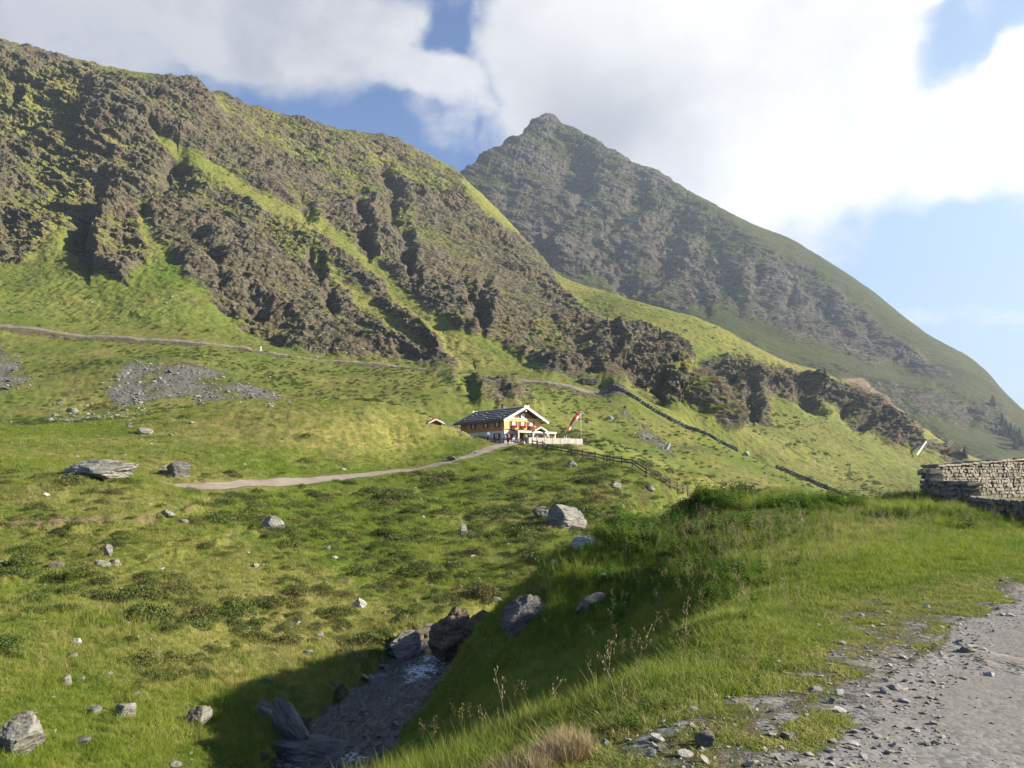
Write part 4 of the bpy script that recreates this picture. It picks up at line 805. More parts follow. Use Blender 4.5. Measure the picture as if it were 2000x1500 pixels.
# porch in front of the gable: lean-to roof with fascia, little entrance gable and posts
pr = MB().prism([(-2.1, 2.28), (-.12, 2.68), (-.12, 2.56), (-2.1, 2.16)], 1.4, GW + 2.2, axis=0)
porch = empty('porch', (0, 0, 0)); porch.parent = hut
pr.build('porch_roof', M['shingle'], porch)
MB().box(((1.4 + GW + 2.2) / 2, -2.15, 2.2), (GW + .9, .08, .34)).build('fascia', M['trim'], porch)
MB().prism([(5.0, 2.34), (6.3, 2.98), (7.6, 2.34), (7.6, 2.5), (6.3, 3.16), (5.0, 2.5)], -2.55, -.6).build('entrance_gable', M['palelarch'], porch)
for sg in (-1, 1): MB().bar((6.3 - sg * .15, -2.6, 3.15), (6.3 + sg * 1.45, -2.6, 2.42), .07, .26).build('entrance_bargeboard', M['trim'], porch)
for xx in (1.6, 4.9, 7.5, 8.2, 10.1): MB().box((xx, -2.0, 1.05), (.20, .20, 2.1)).build('post', M['trim'] if xx != 8.2 else M['white'], porch)
for xx in (4.9, 7.5): MB().bar((xx, -2.0, 1.5), (xx + (.6 if xx < 6 else -.6), -2.0, 2.1), .1).build('brace', M['trim'], porch)
MB().box((GW + 1.1, -.3, 1.1), (2.0, .1, 2.2)).build('side_screen', M['larch'], porch)
def hl2w(x, y, z=0.0): return (HH.x + x * math.cos(GA) - y * math.sin(GA), HH.y + x * math.sin(GA) + y * math.cos(GA), HH.z + z)

# barn behind the mound and a small shed on its shoulder
def gable_building(name, loc, rz, w_, l_, ev, sl, label, wallm, roofm, cat):
    o = empty(name, loc, rz, label, cat); pk = ev + w_ / 2 * sl
    MB().prism([(0, -1.5), (w_, -1.5), (w_, ev), (w_ / 2, pk), (0, ev)], 0, l_).build('wall', wallm, o)
    for sg in (-1, 1):
        e = w_ / 2 + sg * (w_ / 2 + .5); rf = MB().prism([(w_ / 2, pk + .1), (e, pk + .1 - (w_ / 2 + .5) * sl), (e, pk + .26 - (w_ / 2 + .5) * sl), (w_ / 2, pk + .26)], -.6, l_ + .6).build('roof', roofm, o)
        for k in (1, 2, 3):
            f = k / 4; MB().box((w_ / 2 + sg * (w_ / 2 + .5) * f, l_ / 2, pk + .31 - (w_ / 2 + .5) * sl * f), (.14, l_ + 1.2, .07)).build('roof_batten', M['battens'], rf)
    MB().box((w_ / 2, -.05, .9), (1.0, .08, 1.8)).build('door', M['door'], o)
    return o
bx, by, bz = P(893, 832, 146); gable_building('barn', (bx - 1.5, by, HZ - .3), R(60), 6, 6.5, 2.9, .42, 'low dark-roofed barn behind the left end of the hut', M['darkwood'], M['shingle'], 'barn')
bx, by, bz = P(846, 814, 124.5); gable_building('shed', (bx - .6, by, g1(bx, by) - .4), R(30), 2.0, 1.8, .7, .45, 'tiny brown wooden shed roof on the shoulder of the grassy mound', M['door'], M['greywood'], 'shed')

# terrace: platform wall, picket fence, flag
tA = P(1032, 866, 127.5); tB = P(1138, 866, 133)
tz = HZ
te = empty('terrace_wall', (0, 0, 0), 0, 'dry stone terrace wall under the white picket fence', 'wall')
def stone_run(mb, a, b, z0, z1, size, rg, depth=.35, jit=.35):
    """irregular stones filling the face from a to b"""
    a = Vector((a[0], a[1])); b = Vector((b[0], b[1])); L_ = (b - a).length; d = (b - a) / L_; n = Vector((d.y, -d.x)); ang = math.atan2(d.y, d.x)
    z = z0
    while True:
        h = size * rg.uniform(.55, 1.15); x = -rg.uniform(0, size); top = 0
        while x < L_:
            w_ = size * rg.uniform(.5, 2.0); xc = x + w_ / 2; x += w_
            if xc < 0 or xc > L_: continue
            zt = z1(xc / L_) if callable(z1) else z1
            zb = z0
            if z + h * .6 > zt: continue
            top = 1; off_ = rg.uniform(-jit, jit) * size * .6; p = a + d * xc + n * off_; hh = min(h * rg.uniform(.6, 1.35), max(.05, zt - z)) * rg.uniform(.86, 1.0)
            q = [Vector((sx * w_ / 2 * rg.uniform(.62, 1.0), sy * depth / 2 * rg.uniform(.8, 1.05), sz * hh / 2 * rg.uniform(.62, 1.0))) for sz in (-1, 1) for sx, sy in ((-1, -1), (1, -1), (1, 1), (-1, 1))]
            rr = Matrix.Rotation(ang, 3, 'Z') @ Matrix.Rotation(rg.uniform(-.22, .22), 3, 'Y')
            mb.add([rr @ v + Vector((p.x, p.y, z + h / 2)) for v in q], [(3, 2, 1, 0), (4, 5, 6, 7), (0, 1, 5, 4), (1, 2, 6, 5), (2, 3, 7, 6), (3, 0, 4, 7)])
        z += h * .86
        if not top: break
    return mb
rgw = random.Random(5)
tb0 = (tA[0] + (tB[0] - tA[0]) * .42, tA[1] + (tB[1] - tA[1]) * .42)
mbs = MB(); stone_run(mbs, tb0, tB, HZ - 2.2, HZ - .06, .42, rgw); tB2 = (tB[0] - 1.5, tB[1] + 6); stone_run(mbs, tB, tB2, HZ - 2.2, HZ - .06, .42, rgw)
mbs.build('stones', M['palestone'], te, bevel=.03)
MB().add([(tA[0], tA[1] + .15, HZ - .05), (tB[0] - .1, tB[1] + .15, HZ - .05), (tB2[0] - .1, tB2[1], HZ - .05), (4, 137, HZ - .05), (tA[0], tA[1] + .15, HZ - 2.4), (tB[0] - .1, tB[1] + .15, HZ - 2.4), (tB2[0] - .1, tB2[1], HZ - 2.4), (4, 137, HZ - 2.4)], [(0, 1, 2, 3), (0, 1, 5, 4), (1, 2, 6, 5), (2, 3, 7, 6), (3, 0, 4, 7)]).build('core', M['darkstone'], te)
def picket_fence(name, pts, h, mat, label, gap=.30, pw=.10, zf=None, group=None):
    e_ = empty(name, (0, 0, 0), 0, label, 'fence', group); pk = MB(); rl = MB(); po = []
    for a, b in zip(pts[:-1], pts[1:]):
        a, b = Vector(a), Vector(b); L_ = (b - a).length; n = max(1, int(L_ / gap))
        for k in range(n):
            p = a.lerp(b, (k + .5) / n); hh = h * random.uniform(.96, 1.05); d = (b - a).normalized(); pk.box((p.x - d.y * -.05, p.y - .05, p.z + hh / 2), (pw, .03, hh), math.atan2(d.y, d.x)); pk.box((p.x - d.y * -.05, p.y - .05, p.z + hh + .03), (pw * .5, .03, .07), math.atan2(d.y, d.x))
        for zz in (.28, .78): rl.bar(a + Vector((0, 0, h * zz)), b + Vector((0, 0, h * zz)), .05, .09)
        m_ = max(1, round(L_ / 1.6))
        for k in range(m_): po.append(a.lerp(b, k / m_))
    po.append(Vector(pts[-1]))
    pk.build('pickets', mat, e_); rl.build('rails', mat, e_)
    for p in po: MB().box((p.x, p.y, p.z + h * .56), (.13, .13, h * 1.16)).build('post', M['darkwood'] if mat is M['greywood'] else mat, e_)
    return e_
picket_fence('picket_fence', [(tA[0], tA[1], HZ), (tB[0], tB[1], HZ), (tB2[0], tB2[1], HZ)], .98, M['greywood'], 'pale weathered picket fence around the terrace beside the flagpole', .26, .17)
dk = [P(915, 850, 131), P(937, 860, 128.5), P(968, 866, 127.5)]; dk = [(x, y, max(g1(x, y), HZ - 1.2) - .05) for x, y, z in dk]
picket_fence('picket_fence', dk, 1.0, M['darkwood'], 'dark brown picket fence between the track and the parked cars', .24, .09)
dk = [P(q, 866, 127.3) for q in (975, 1028)]; picket_fence('picket_fence', [(x, y, HZ - .05) for x, y, z in dk], .95, M['darkwood'], 'short dark picket fence in front of the hut door', .28, .08)
fx, fy = tB[0] - .25, tB[1] + .4
fp = empty('flagpole', (fx, fy, HZ), 0, 'tall pale flagpole at the right corner of the terrace', 'flagpole')
MB().tube([(0, 0, 0), (0, 0, 5.9)], [.06, .045], 10).build('pole', M['greywood'], fp, True); MB().tube([(0, 0, 5.9), (0, 0, 5.98), (0, 0, 6.06)], [.04, .09, .03], 10).build('finial', M['trim'], fp, True)
fl = empty('flag', (fx, fy, HZ + 5.5), 0, 'red and white flag blowing out to the left of the flagpole', 'flag')
def flag_part(c0, c1, mat, nm):
    vs = []; n = 16; m_ = 4
    for i in range(n + 1):
        s_ = i / n
        for j in range(m_ + 1):
            c = c0 + (c1 - c0) * j / m_
            # banner hangs along a falling curve; c runs across it
            ax = -.10 - 2.15 * s_; az = .15 - 2.75 * s_ - .35 * s_ * s_ + .55 * math.sin(s_ * 1.6) * (1 - s_); wdt = 1.45 * (1 - .55 * s_)
            vs.append((ax + (c - .5) * -wdt * .95, .14 * math.sin(s_ * 9 + c * 2.5), az - (c - .5) * -wdt * .28 * -1 * (.4 + s_)))
    fs = [(i * (m_ + 1) + j, i * (m_ + 1) + j + 1, (i + 1) * (m_ + 1) + j + 1, (i + 1) * (m_ + 1) + j) for i in range(n) for j in range(m_)]
    o = MB().add(vs, fs).build(nm, mat, fl, True); sm_ = o.modifiers.new('s', 'SOLIDIFY'); sm_.thickness = .015; return o
flag_part(.5, 1.0, M['red'], 'red_stripe'); flag_part(0.0, .5, M['white'], 'white_stripe')
eb = MB()
for (dx, dz, a_, l_) in [(0, 0, .9, .34), (0, .02, -.7, .30), (.02, .06, 0, .24), (-.08, -.08, .3, .26)]:
    eb.bar((-1.15 + dx - math.cos(a_) * l_ / 2, -.2, -1.02 + dz - math.sin(a_) * l_ / 2), (-1.15 + dx + math.cos(a_) * l_ / 2, -.2, -1.02 + dz + math.sin(a_) * l_ / 2), .08, .02)
eb.build('emblem', M['red'], fl)

# rail fence running down from the terrace
rfn = empty('rail_fence', (0, 0, 0), 0, 'dark two-rail wooden fence running downhill from the terrace', 'fence')
fpts = []; fr_ = [P(*FENCE[0])]
for q in resample(FENCE[1:-1] + [(1345, 960, 88)], 12):
    c_ = pick(q[0], q[1] + 6)
    if 70 < c_[1] < 140: fr_.append(c_)
for q in resample(fr_, 2.4): fpts.append(Vector((q[0], q[1], g1(q[0], q[1]))))
for p in fpts:
    MB().box((p.x, p.y, p.z + .55), (.16, .16, 1.35), random.uniform(0, 1)).build('post', M['darkwood'], rfn)
for a, b in zip(fpts[:-1], fpts[1:]):
    for zz in (.5, .92, ): MB().bar(a + Vector((0, -.1, zz + random.uniform(-.04, .04))), b + Vector((0, -.1, zz + random.uniform(-.04, .04))), .07, .15).build('rail', M['darkwood'], rfn)

# signs, cars
def sign(px, py_, Y, h, w_, hh, label, mat):
    x, y, z = P(px, py_, Y); z = max(g1(x, y), HZ - .8); e_ = empty('sign', (x, y, z), 0, label, 'sign'); MB().box((0, 0, h / 2), (.08, .08, h)).build('post', M['darkwood'], e_); MB().box((0, -.06, h - hh / 2), (w_, .04, hh)).build('board', mat, e_); return e_
sign(954, 860, 129, 1.95, .42, .5, 'white notice board on a post by the dark picket fence', M['white'])
def make_car(name, loc, rz, paint, label):
    e_ = empty(name, loc, rz, label, 'car', 'cars parked beside the hut')
    prof = [(-2.1, .35), (2.1, .35), (2.15, .7), (1.95, .95), (1.0, 1.02), (.45, 1.5), (-1.5, 1.55), (-2.05, 1.05), (-2.15, .7)]
    body = MB(); n = len(prof)
    for k, (yy, sc) in enumerate(((-.84, .97), (-.78, 1.0), (.78, 1.0), (.84, .97))): body.v += [(p[0] * sc, yy * (1 - .16 * max(0, p[1] - 1.0)), p[1]) for p in prof]
    for k in range(3): body.f += [(k * n + i, k * n + (i + 1) % n, (k + 1) * n + (i + 1) % n, (k + 1) * n + i) for i in range(n)]
    body.f += [tuple(range(n)), tuple(range(4 * n - 1, 3 * n - 1, -1))]; bo = body.build('body', paint, e_)
    for sg in (-1, 1):
        for x0, x1 in ((-1.55, -.75), (-.68, .02), (.08, .62)):
            yb = sg * .865; MB().prism([(x0, 1.06), (x1 + (.25 if x1 > .5 else 0), 1.06), (x1 - (.1 if x1 > .5 else 0), 1.42), (x0 + .04, 1.42)], yb - .012 + (-.045 * sg), yb + .012 - .045 * sg).build('side_window', M['glass'], bo)
    MB().add([(1.02, -.68, 1.08), (1.02, .68, 1.08), (.50, .60, 1.49), (.50, -.60, 1.49), (1.06, -.68, 1.06), (1.06, .68, 1.06), (.54, .60, 1.51), (.54, -.60, 1.51)], [(4, 5, 6, 7), (0, 1, 2, 3), (0, 1, 5, 4), (2, 3, 7, 6), (1, 2, 6, 5), (0, 3, 7, 4)]).build('windscreen', M['glass'], bo)
    for sx in (-1.35, 1.35):
        for sy in (-.78, .78):
            wl = MB().tube([(sx, sy - .1, .33), (sx, sy + .1, .33)], .33, 18).build('wheel', M['tyre'], e_); MB().tube([(sx, sy - .11, .33), (sx, sy + .11, .33)], .19, 12).build('rim', M['steel'], wl)
    for sy in (-.6, .6): MB().box((2.08, sy, .74), (.12, .3, .14)).build('headlight', M['white'], e_)
    return e_
for (u_, v_, pm, lb) in ((-1.9, 5.0, M['carblack'], 'dark blue estate car parked along the side wall of the hut'), (-2.0, 10.2, M['carsilver'], 'silver car parked behind the dark blue estate car')):
    x, y, z = hl2w(u_, v_); make_car('parked_car', (x, y, max(HZ, g1(x, y))), GA + R(-90), pm, lb)
# plank boards leaning above the cars
x, y, z = P(912, 842, 129.5); z = g1(x, y)
bt = empty('timber_ramp', (x, y, z), R(10), 'short pale plank ramp at the end of the dark picket fence', 'ramp'); MB().bar((-.9, 0, 1.1), (.5, 0, .35), .5, .08, up=(0, 1, 0)).build('planks', M['trim'], bt); MB().box((-.6, 0, .45), (.1, .1, .9)).build('prop', M['darkwood'], bt)

# tables on the terrace
def table_set(x, y, rz, label):
    e_ = empty('picnic_table', (x, y, HZ), rz, label, 'table', 'tables on the hut terrace'); MB().box((0, 0, .74), (1.8, .8, .06)).build('tabletop', M['greywood'], e_)
    for sy in (-.75, .75):
        MB().box((0, sy, .44), (1.8, .28, .05)).build('bench_seat', M['greywood'], e_)
    for sx in (-.7, .7): MB().box((sx, 0, .36), (.1, 1.6, .08)).build('crossbar', M['greywood'], e_); MB().box((sx, 0, .36), (.12, .12, .70)).build('leg', M['greywood'], e_)
    return e_
# ------------------------------------------------------------------ people
def skinned(name, verts, edges, radii, mat, parent=None, sub=1):
    me = bpy.data.meshes.new(name); me.from_pydata(verts, edges, []); o = bpy.data.objects.new(name, me); col.objects.link(o)
    sk = o.modifiers.new('skin', 'SKIN'); sk.use_smooth_shade = True
    for i, r in enumerate(radii): me.skin_vertices[0].data[i].radius = (r, r) if not hasattr(r, '__len__') else r
    me.skin_vertices[0].data[0].use_root = True
    if sub: ss = o.modifiers.new('sub', 'SUBSURF'); ss.levels = sub; ss.render_levels = sub
    dg = bpy.context.evaluated_depsgraph_get(); nm = bpy.data.meshes.new_from_object(o.evaluated_get(dg)); o.modifiers.clear(); o.data = nm; nm.materials.clear(); nm.materials.append(mat); o.parent = parent; return o
def make_person(loc, rz, label, top, trousers, hair, sit=False, hgt=1.74, pack=None, arm=0.0):
    e_ = empty('person', loc, rz, label, 'person'); s = hgt / 1.74
    if sit: hip, kn, an = .50, (.46, .50), (.44, .08)
    leg = []
    def V(x, y, z): return (x * s, y * s, z * s)
    zb = 0 if not sit else -.44            # torso offset
    pv = [V(0, 0, .94 + zb), V(0, 0, 1.15 + zb), V(0, .0, 1.36 + zb), V(0, 0, 1.47 + zb), V(0, .01, 1.53 + zb), V(0, .02, 1.61 + zb), V(0, .02, 1.70 + zb)]; pr_ = [(.14, .10), (.13, .095), (.15, .10), (.055, .055), (.055, .055), (.085, .095), (.06, .07)]
    pe = [(i, i + 1) for i in range(6)]
    for sg in (-1, 1):
        b = len(pv)
        if sit: ps = [V(sg * .10, 0, .50), V(sg * .12, -.40, .50), V(sg * .12, -.40, .08), V(sg * .13, -.55, .04)]
        else: ps = [V(sg * .09, 0, .86), V(sg * .11, -.02, .48), V(sg * .12, .02, .09), V(sg * .13, -.13, .04)]
        pv += ps; pr_ += [.085, .06, .045, .035]; pe += [(0, b), (b, b + 1), (b + 1, b + 2), (b + 2, b + 3)]
        b = len(pv); aa = arm if sg > 0 else arm * .4
        ps = [V(sg * .17, 0, 1.40 + zb), V(sg * .23, -.02 - .1 * aa, 1.13 + zb + .05 * aa), V(sg * .20, -.10 - .22 * aa, .90 + zb + .22 * aa), V(sg * .19, -.15 - .24 * aa, .84 + zb + .24 * aa)]
        pv += ps; pr_ += [.05, .042, .032, (.035, .02)]; pe += [(2, b), (b, b + 1), (b + 1, b + 2), (b + 2, b + 3)]
    skinned('body', pv, pe, pr_, M['skin'], e_)
    jv = [V(0, 0, .90 + zb), V(0, 0, 1.15 + zb), V(0, 0, 1.38 + zb), V(0, 0, 1.46 + zb)]; jr = [(.175, .125), (.155, .12), (.175, .125), (.075, .07)]; je = [(0, 1), (1, 2), (2, 3)]
    for sg in (-1, 1):
        b = len(jv); aa = arm if sg > 0 else arm * .4; jv += [V(sg * .18, 0, 1.40 + zb), V(sg * .235, -.02 - .1 * aa, 1.13 + zb + .05 * aa), V(sg * .203, -.09 - .2 * aa, .92 + zb + .2 * aa)]; jr += [.07, .06, .05]; je += [(2, b), (b, b + 1), (b + 1, b + 2)]
    skinned('jacket', jv, je, jr, top, e_)
    tv = [V(0, 0, .93 + zb)]; tr_ = [(.16, .12)]; te_ = []
    for sg in (-1, 1):
        b = len(tv)
        tv += ([V(sg * .10, 0, .50), V(sg * .12, -.40, .50), V(sg * .12, -.40, .16)] if sit else [V(sg * .09, 0, .86), V(sg * .11, -.02, .48), V(sg * .12, .01, .13)]); tr_ += [.105, .085, .07]; te_ += [(0, b), (b, b + 1), (b + 1, b + 2)]
    skinned('trousers', tv, te_, tr_, trousers, e_)
    skinned('hair', [V(0, .04, 1.62 + zb), V(0, .05, 1.70 + zb), V(0, .01, 1.745 + zb)], [(0, 1), (1, 2)], [(.09, .08), (.095, .09), (.07, .07)], hair, e_)
    if pack: skinned('backpack', [V(0, .19, 1.05 + zb), V(0, .20, 1.2 + zb), V(0, .18, 1.38 + zb)], [(0, 1), (1, 2)], [(.15, .1), (.16, .11), (.12, .08)], pack, e_)
    return e_
def pp(px, Y, rz, *a, **k):
    x, y, z = P(px, 866, Y); return make_person((x, y, HZ + (.28 if px > 1040 else 0)), R(rz), *a, **k)
pp(985.5, 128.6, 160, 'person in a pale blue shirt and cap standing left of the red jacket', M['lightblue'], M['greycloth'], M['black'])
pp(992.5, 126.9, 175, 'person in a red jacket and dark trousers walking to the hut', M['red'], M['black'], M['hair'], pack=M['red'])
pp(1003, 129.6, 30, 'person in a white shirt seated near the hut door', M['white'], M['denim'], M['hair'], sit=True)
pp(1010, 129.8, -60, 'person in a cream shirt leaning over a table at the door', M['trim'], M['greycloth'], M['hair'], sit=True)
pp(1027, 128.2, 190, 'person in a yellow-green shirt beside the porch post', M['green'], M['denim'], M['black'], arm=.6)
pp(1034.5, 129.5, 10, 'person in a dark vest and red trousers under the porch', M['black'], M['red'], M['hair'], arm=.8)
pp(1038.5, 130.2, -40, 'person in a red top sitting under the porch', M['red'], M['greycloth'], M['black'], sit=True)
pp(1048.5, 130.4, 60, 'person in grey seated between the white porch posts', M['greycloth'], M['black'], M['black'], sit=True)
pp(1069, 131.2, 180, 'person in black seated with the back to the pale fence', M['black'], M['black'], M['black'], sit=True)
pp(1077, 131.6, 120, 'person in a mid blue jacket at the terrace tables', M['blue'], M['denim'], M['hair'], sit=True)
pp(1082, 131.9, 220, 'person in a pink striped top next to the blue jacket', M['pink'], M['denim'], M['black'], sit=True)
pp(1102, 132.8, 60, 'person in dark grey at the terrace end by the light blue shirt', M['greycloth'], M['black'], M['black'], sit=True)
pp(1106, 133.2, 250, 'person in a light blue shirt near the end of the terrace', M['lightblue'], M['denim'], M['white'], sit=True)
pp(1112, 133.6, 200, 'person in olive nearest the flagpole', M['green'], M['black'], M['hair'], sit=True)
for px_, Y_, lb in ((1007, 130.2, 'pale wooden table before the hut door'), (1059, 132.2, 'wooden table right of the porch'), (1079, 133.6, 'wooden table in the middle of the terrace'), (1108, 135.0, 'wooden table at the flagpole end of the terrace')):
    x, y, z = P(px_, 866, Y_); table_set(x, y, R(20), lb)
# ------------------------------------------------------------------ stone ruin on the right
ru = empty('stone_ruin', (0, 0, 0), 0, 'roofless dry stone ruin with sunlit inner wall and dark stepped end at the right edge', 'ruin')
rg = random.Random(9)
cA = P(1812, 975, 30.5); cB = P(1905, 985, 27.0); cC = P(2180, 1050, 18.5); cD = (cA[0] + 17, cA[1] + 12.5)
gA, gB, gC = (g1(q[0], q[1]) for q in (cA, cB, cC))
topA = P(1812, 914, 30.5)[2]
def top_end(t): return topA if t < .28 else topA - .42
mb_ = MB(); stone_run(mb_, cA, cB, gA - .5, top_end, .26, rg, .55, .22); mb_.build('end_wall', M['wallstone'], ru, bevel=.012)
lowz = P(1905, 967, 27)[2]
mb_ = MB(); stone_run(mb_, cB, cC, gC - .6, lambda t: lowz - .10 * t, .26, rg, .55, .2); mb_.build('low_wall', M['wallstone'], ru, bevel=.012)
mb_ = MB(); stone_run(mb_, (cA[0] + .3, cA[1] + .25), cD, gA - .6, lambda t: topA + .05 + .9 * t + .08 * math.sin(t * 40), .21, rg, .6, .2); mb_.build('inner_wall', M['wallstone'], ru, bevel=.012)
def core(mb, a, b, z0, z1a, z1b, th):
    a, b = Vector(a[:2]), Vector(b[:2]); d = (b - a).normalized(); n = Vector((-d.y, d.x)) * th / 2; q = [(a - n, z0), (b - n, z0), (b + n, z0), (a + n, z0), (a - n, z1a), (b - n, z1b), (b + n, z1b), (a + n, z1a)]
    return mb.add([(v.x, v.y, z) for v, z in q], [(3, 2, 1, 0), (4, 5, 6, 7), (0, 1, 5, 4), (1, 2, 6, 5), (2, 3, 7, 6), (3, 0, 4, 7)])
mb_ = MB(); core(mb_, cA, cB, gA - .6, topA - .5, topA - .5, .34); core(mb_, cB, cC, gC - .7, lowz - .1, lowz - .2, .34); core(mb_, (cA[0] + .3, cA[1] + .25), cD, gA - .6, topA - .1, topA + .75, .40); mb_.build('dark_core', M['darkstone'], ru)  # dark core behind the dry-laid stones, filling the gaps between them
mb_ = MB(); stone_run(mb_, (cA[0] + .3, cA[1] + .25), cD, topA + .0, lambda t: topA + 3, 9, rg)
cp = MB(); L_ = math.hypot(cD[0] - cA[0], cD[1] - cA[1]); x = 0
while x < L_:
    w_ = rg.uniform(.3, .8); t_ = (x + w_ / 2) / L_; px_ = cA[0] + .3 + (cD[0] - cA[0]) * t_; py_ = cA[1] + .25 + (cD[1] - cA[1]) * t_
    cp.box((px_, py_, topA + .07 + .9 * t_ + rg.uniform(-.02, .02)), (w_ * .97, .72, .09), math.atan2(cD[1] - cA[1], cD[0] - cA[0]) + rg.uniform(-.04, .04)); x += w_
cp.build('coping', M['wallstone'], ru, bevel=.012)

# long retaining wall down the slope, small wall of the bunker and white channel
def slope_wall(name, px_pts, h, label, mat, cat='wall', thick=.55, size=.38, seg=3.0, brk=None):
    e_ = empty(name, (0, 0, 0), 0, label, cat); mb = MB(); r_ = random.Random(3); pts = [P(*q) for q in px_pts]; rs = resample(pts, seg)
    for i in range(len(rs) - 1):
        a, b = rs[i], rs[i + 1]; za = min(g1(a[0], a[1]), g1(b[0], b[1])); zt = max(a[2], b[2], za) 
        n = max(1, int(h / size))
        for k in range(n + 1):
            x = 0; L_ = math.hypot(b[0] - a[0], b[1] - a[1])
            while x < L_:
                w_ = r_.uniform(.5, 1.4) * size * 1.6; c = min(1, (x + w_ / 2) / L_); zz = (a[2] + (b[2] - a[2]) * c); gg = g1(a[0] + (b[0] - a[0]) * c, a[1] + (b[1] - a[1]) * c)
                mb.box((a[0] + (b[0] - a[0]) * c + r_.uniform(-.08, .08), a[1] + (b[1] - a[1]) * c + r_.uniform(-.1, .1) , gg + (k - .4) * size), (w_ * .96, thick, size * r_.uniform(.84, .98)), math.atan2(b[1] - a[1], b[0] - a[0]) + r_.uniform(-.05, .05)); x += w_
    mb.build('stones', mat, e_, bevel=0); return e_
slope_wall('retaining_wall', [(1188, 764, 223), (1215, 780, 220), (1250, 795, 217), (1310, 818, 213)], 1.4, 'dark dry stone retaining wall high on the slope, top stretch beside the old bunker', M['darkstone'])
slope_wall('retaining_wall', [(1310, 820, 213), (1340, 834, 211.5), (1400, 862, 208)], 1.4, 'low crumbled stretch of dark wall linking the two taller slope walls', M['scree'])
slope_wall('retaining_wall', [(1338, 834, 211), (1385, 858, 208), (1440, 885, 204.5)], 1.2, 'dark dry stone wall in the middle of the long slope', M['darkstone'])
slope_wall('retaining_wall', [(1515, 914, 200), (1560, 935, 197), (1610, 956, 193), (1660, 973, 189)], 1.2, 'lowest stretch of dark slope wall ending behind the near grass', M['darkstone'])
x, y, z = pick(1152, 752); bk = empty('bunker', (x, y + 2, g1(x, y + 2) - .3), R(8), 'small ruined stone hut at the top of the long slope wall', 'ruin')
mb_ = MB(); stone_run(mb_, (-2.2, -1), (2.2, -1), 0, 1.9, .45, random.Random(4), .5); stone_run(mb_, (2.2, -1), (2.2, 1.5), 0, 1.7, .45, random.Random(6), .5); stone_run(mb_, (-2.2, 1.5), (-2.2, -1), 0, 1.8, .45, random.Random(7), .5); mb_.build('walls', M['darkstone'], bk, bevel=.03)
MB().box((0, .2, 1.92), (4.6, 2.8, .25)).build('roof_slab', M['stone'], bk); MB().box((-.3, -1.3, .75), (1.1, .14, 1.3)).build('opening_shade_panel', M['darkwood'], bk)  # solid dark panel on the wall front, painting the shade of an opening
a = pick(1788, 888, True); b = pick(1806, 866, True)
ct = empty('channel_wall', (0, 0, 0), 0, 'short white concrete channel on the far slope above the ruin', 'wall'); b = (b[0], b[1], b[2]); MB().bar((a[0], a[1] - 2, a[2] + .6), (b[0], b[1] - 2, b[2] + 1.2), .45, .6).build('channel', M['plaster'], ct)
MB().bar((b[0] - 1, b[1] - 2, b[2] + 1.2), (b[0] + 6, b[1] - 1, b[2] + 2.0), 1.0, 1.2).build('cap', M['stone'], ct)
x, y, z = pick(510, 683); mp = empty('marker_post', (x, y, g1(x, y)), 0, 'white marker post beside the old track under the crags', 'post'); MB().tube([(0, 0, -.1), (0, 0, 1.0), (0, 0, 1.5)], [.14, .13, .12], 8).build('post', M['white'], mp); MB().box((0, 0, 1.55), (.32, .32, .1)).build('cap', M['red'], mp)

# ------------------------------------------------------------------ conifers
def make_tree_meshes(seed):
    r_ = random.Random(seed); tr = MB().tube([(0, 0, -.05), (.01, 0, .5), (0, 0, 1)], [.035, .02, .004], 6); cr = MB()
    for k in range(46):
        h = .10 + .88 * k / 46; L_ = (1 - h) * .30 * r_.uniform(.6, 1.2) + .02
        for j in range(7):
            if r_.random() < .16: continue
            a = r_.uniform(0, 6.28); dz = -L_ * r_.uniform(.15, .5); wd = L_ * r_.uniform(.25, .42)
            c, s_ = math.cos(a), math.sin(a); ex, ey = c * L_, s_ * L_; hx, hy = -s_ * wd, c * wd; mx, my = ex * .55, ey * .55
            cr.add([(0, 0, h + .01), (mx + hx, my + hy, h + dz * .6 - .012), (ex, ey, h + dz), (mx - hx, my - hy, h + dz * .6 - .012), (mx, my, h + dz * .35 + .02)], [(0, 1, 4), (1, 2, 4), (2, 3, 4), (3, 0, 4)])
    return tr, cr
protos = []
TREES = [(1937, 788, 20, 'conifer alone on the far right skyline, highest of the skyline trees'), (1958, 826, 22, 'dark conifer on the right skyline at the upper end of the edge clump'), (1966, 842, 26, 'dark conifer second from the top of the right-edge clump'), (1976, 850, 28, 'tall dark conifer in the middle of the right-edge clump'), (1986, 858, 30, 'broad dark conifer in the right-edge clump'), (1994, 866, 32, 'dark conifer touching the right edge of the picture'), (1955, 846, 18, 'small conifer left of the right-edge clump'), (1984, 874, 24, 'conifer below the right-edge clump'),
 (1608, 737, 16, 'small conifer standing on the green shoulder at the head of the brown scree'), (1440, 745, 20, 'dark conifer in a cleft of the middle crag'), (1471, 800, 22, 'dark conifer at the foot of the middle crag'), (1480, 758, 14, 'small conifer on the face of the middle crag'), (1685, 790, 18, 'conifer on the crag left of the brown scree, upper one'), (1728, 818, 20, 'conifer on the crag left of the brown scree, lower one'), (1668, 800, 14, 'little conifer hanging on the crag rim above the brown scree'), (1293, 660, 22, 'conifer on top of the rocky knob below the green shoulder'), (1555, 742, 12, 'tiny conifer on the rim of the middle crag'), (1660, 690, 9, 'small conifer on the lower flank of the peak, left one'), (1700, 702, 10, 'small conifer on the lower flank of the peak, right one'), (1885, 890, 20, 'dark conifer above the sunlit ruin wall')]
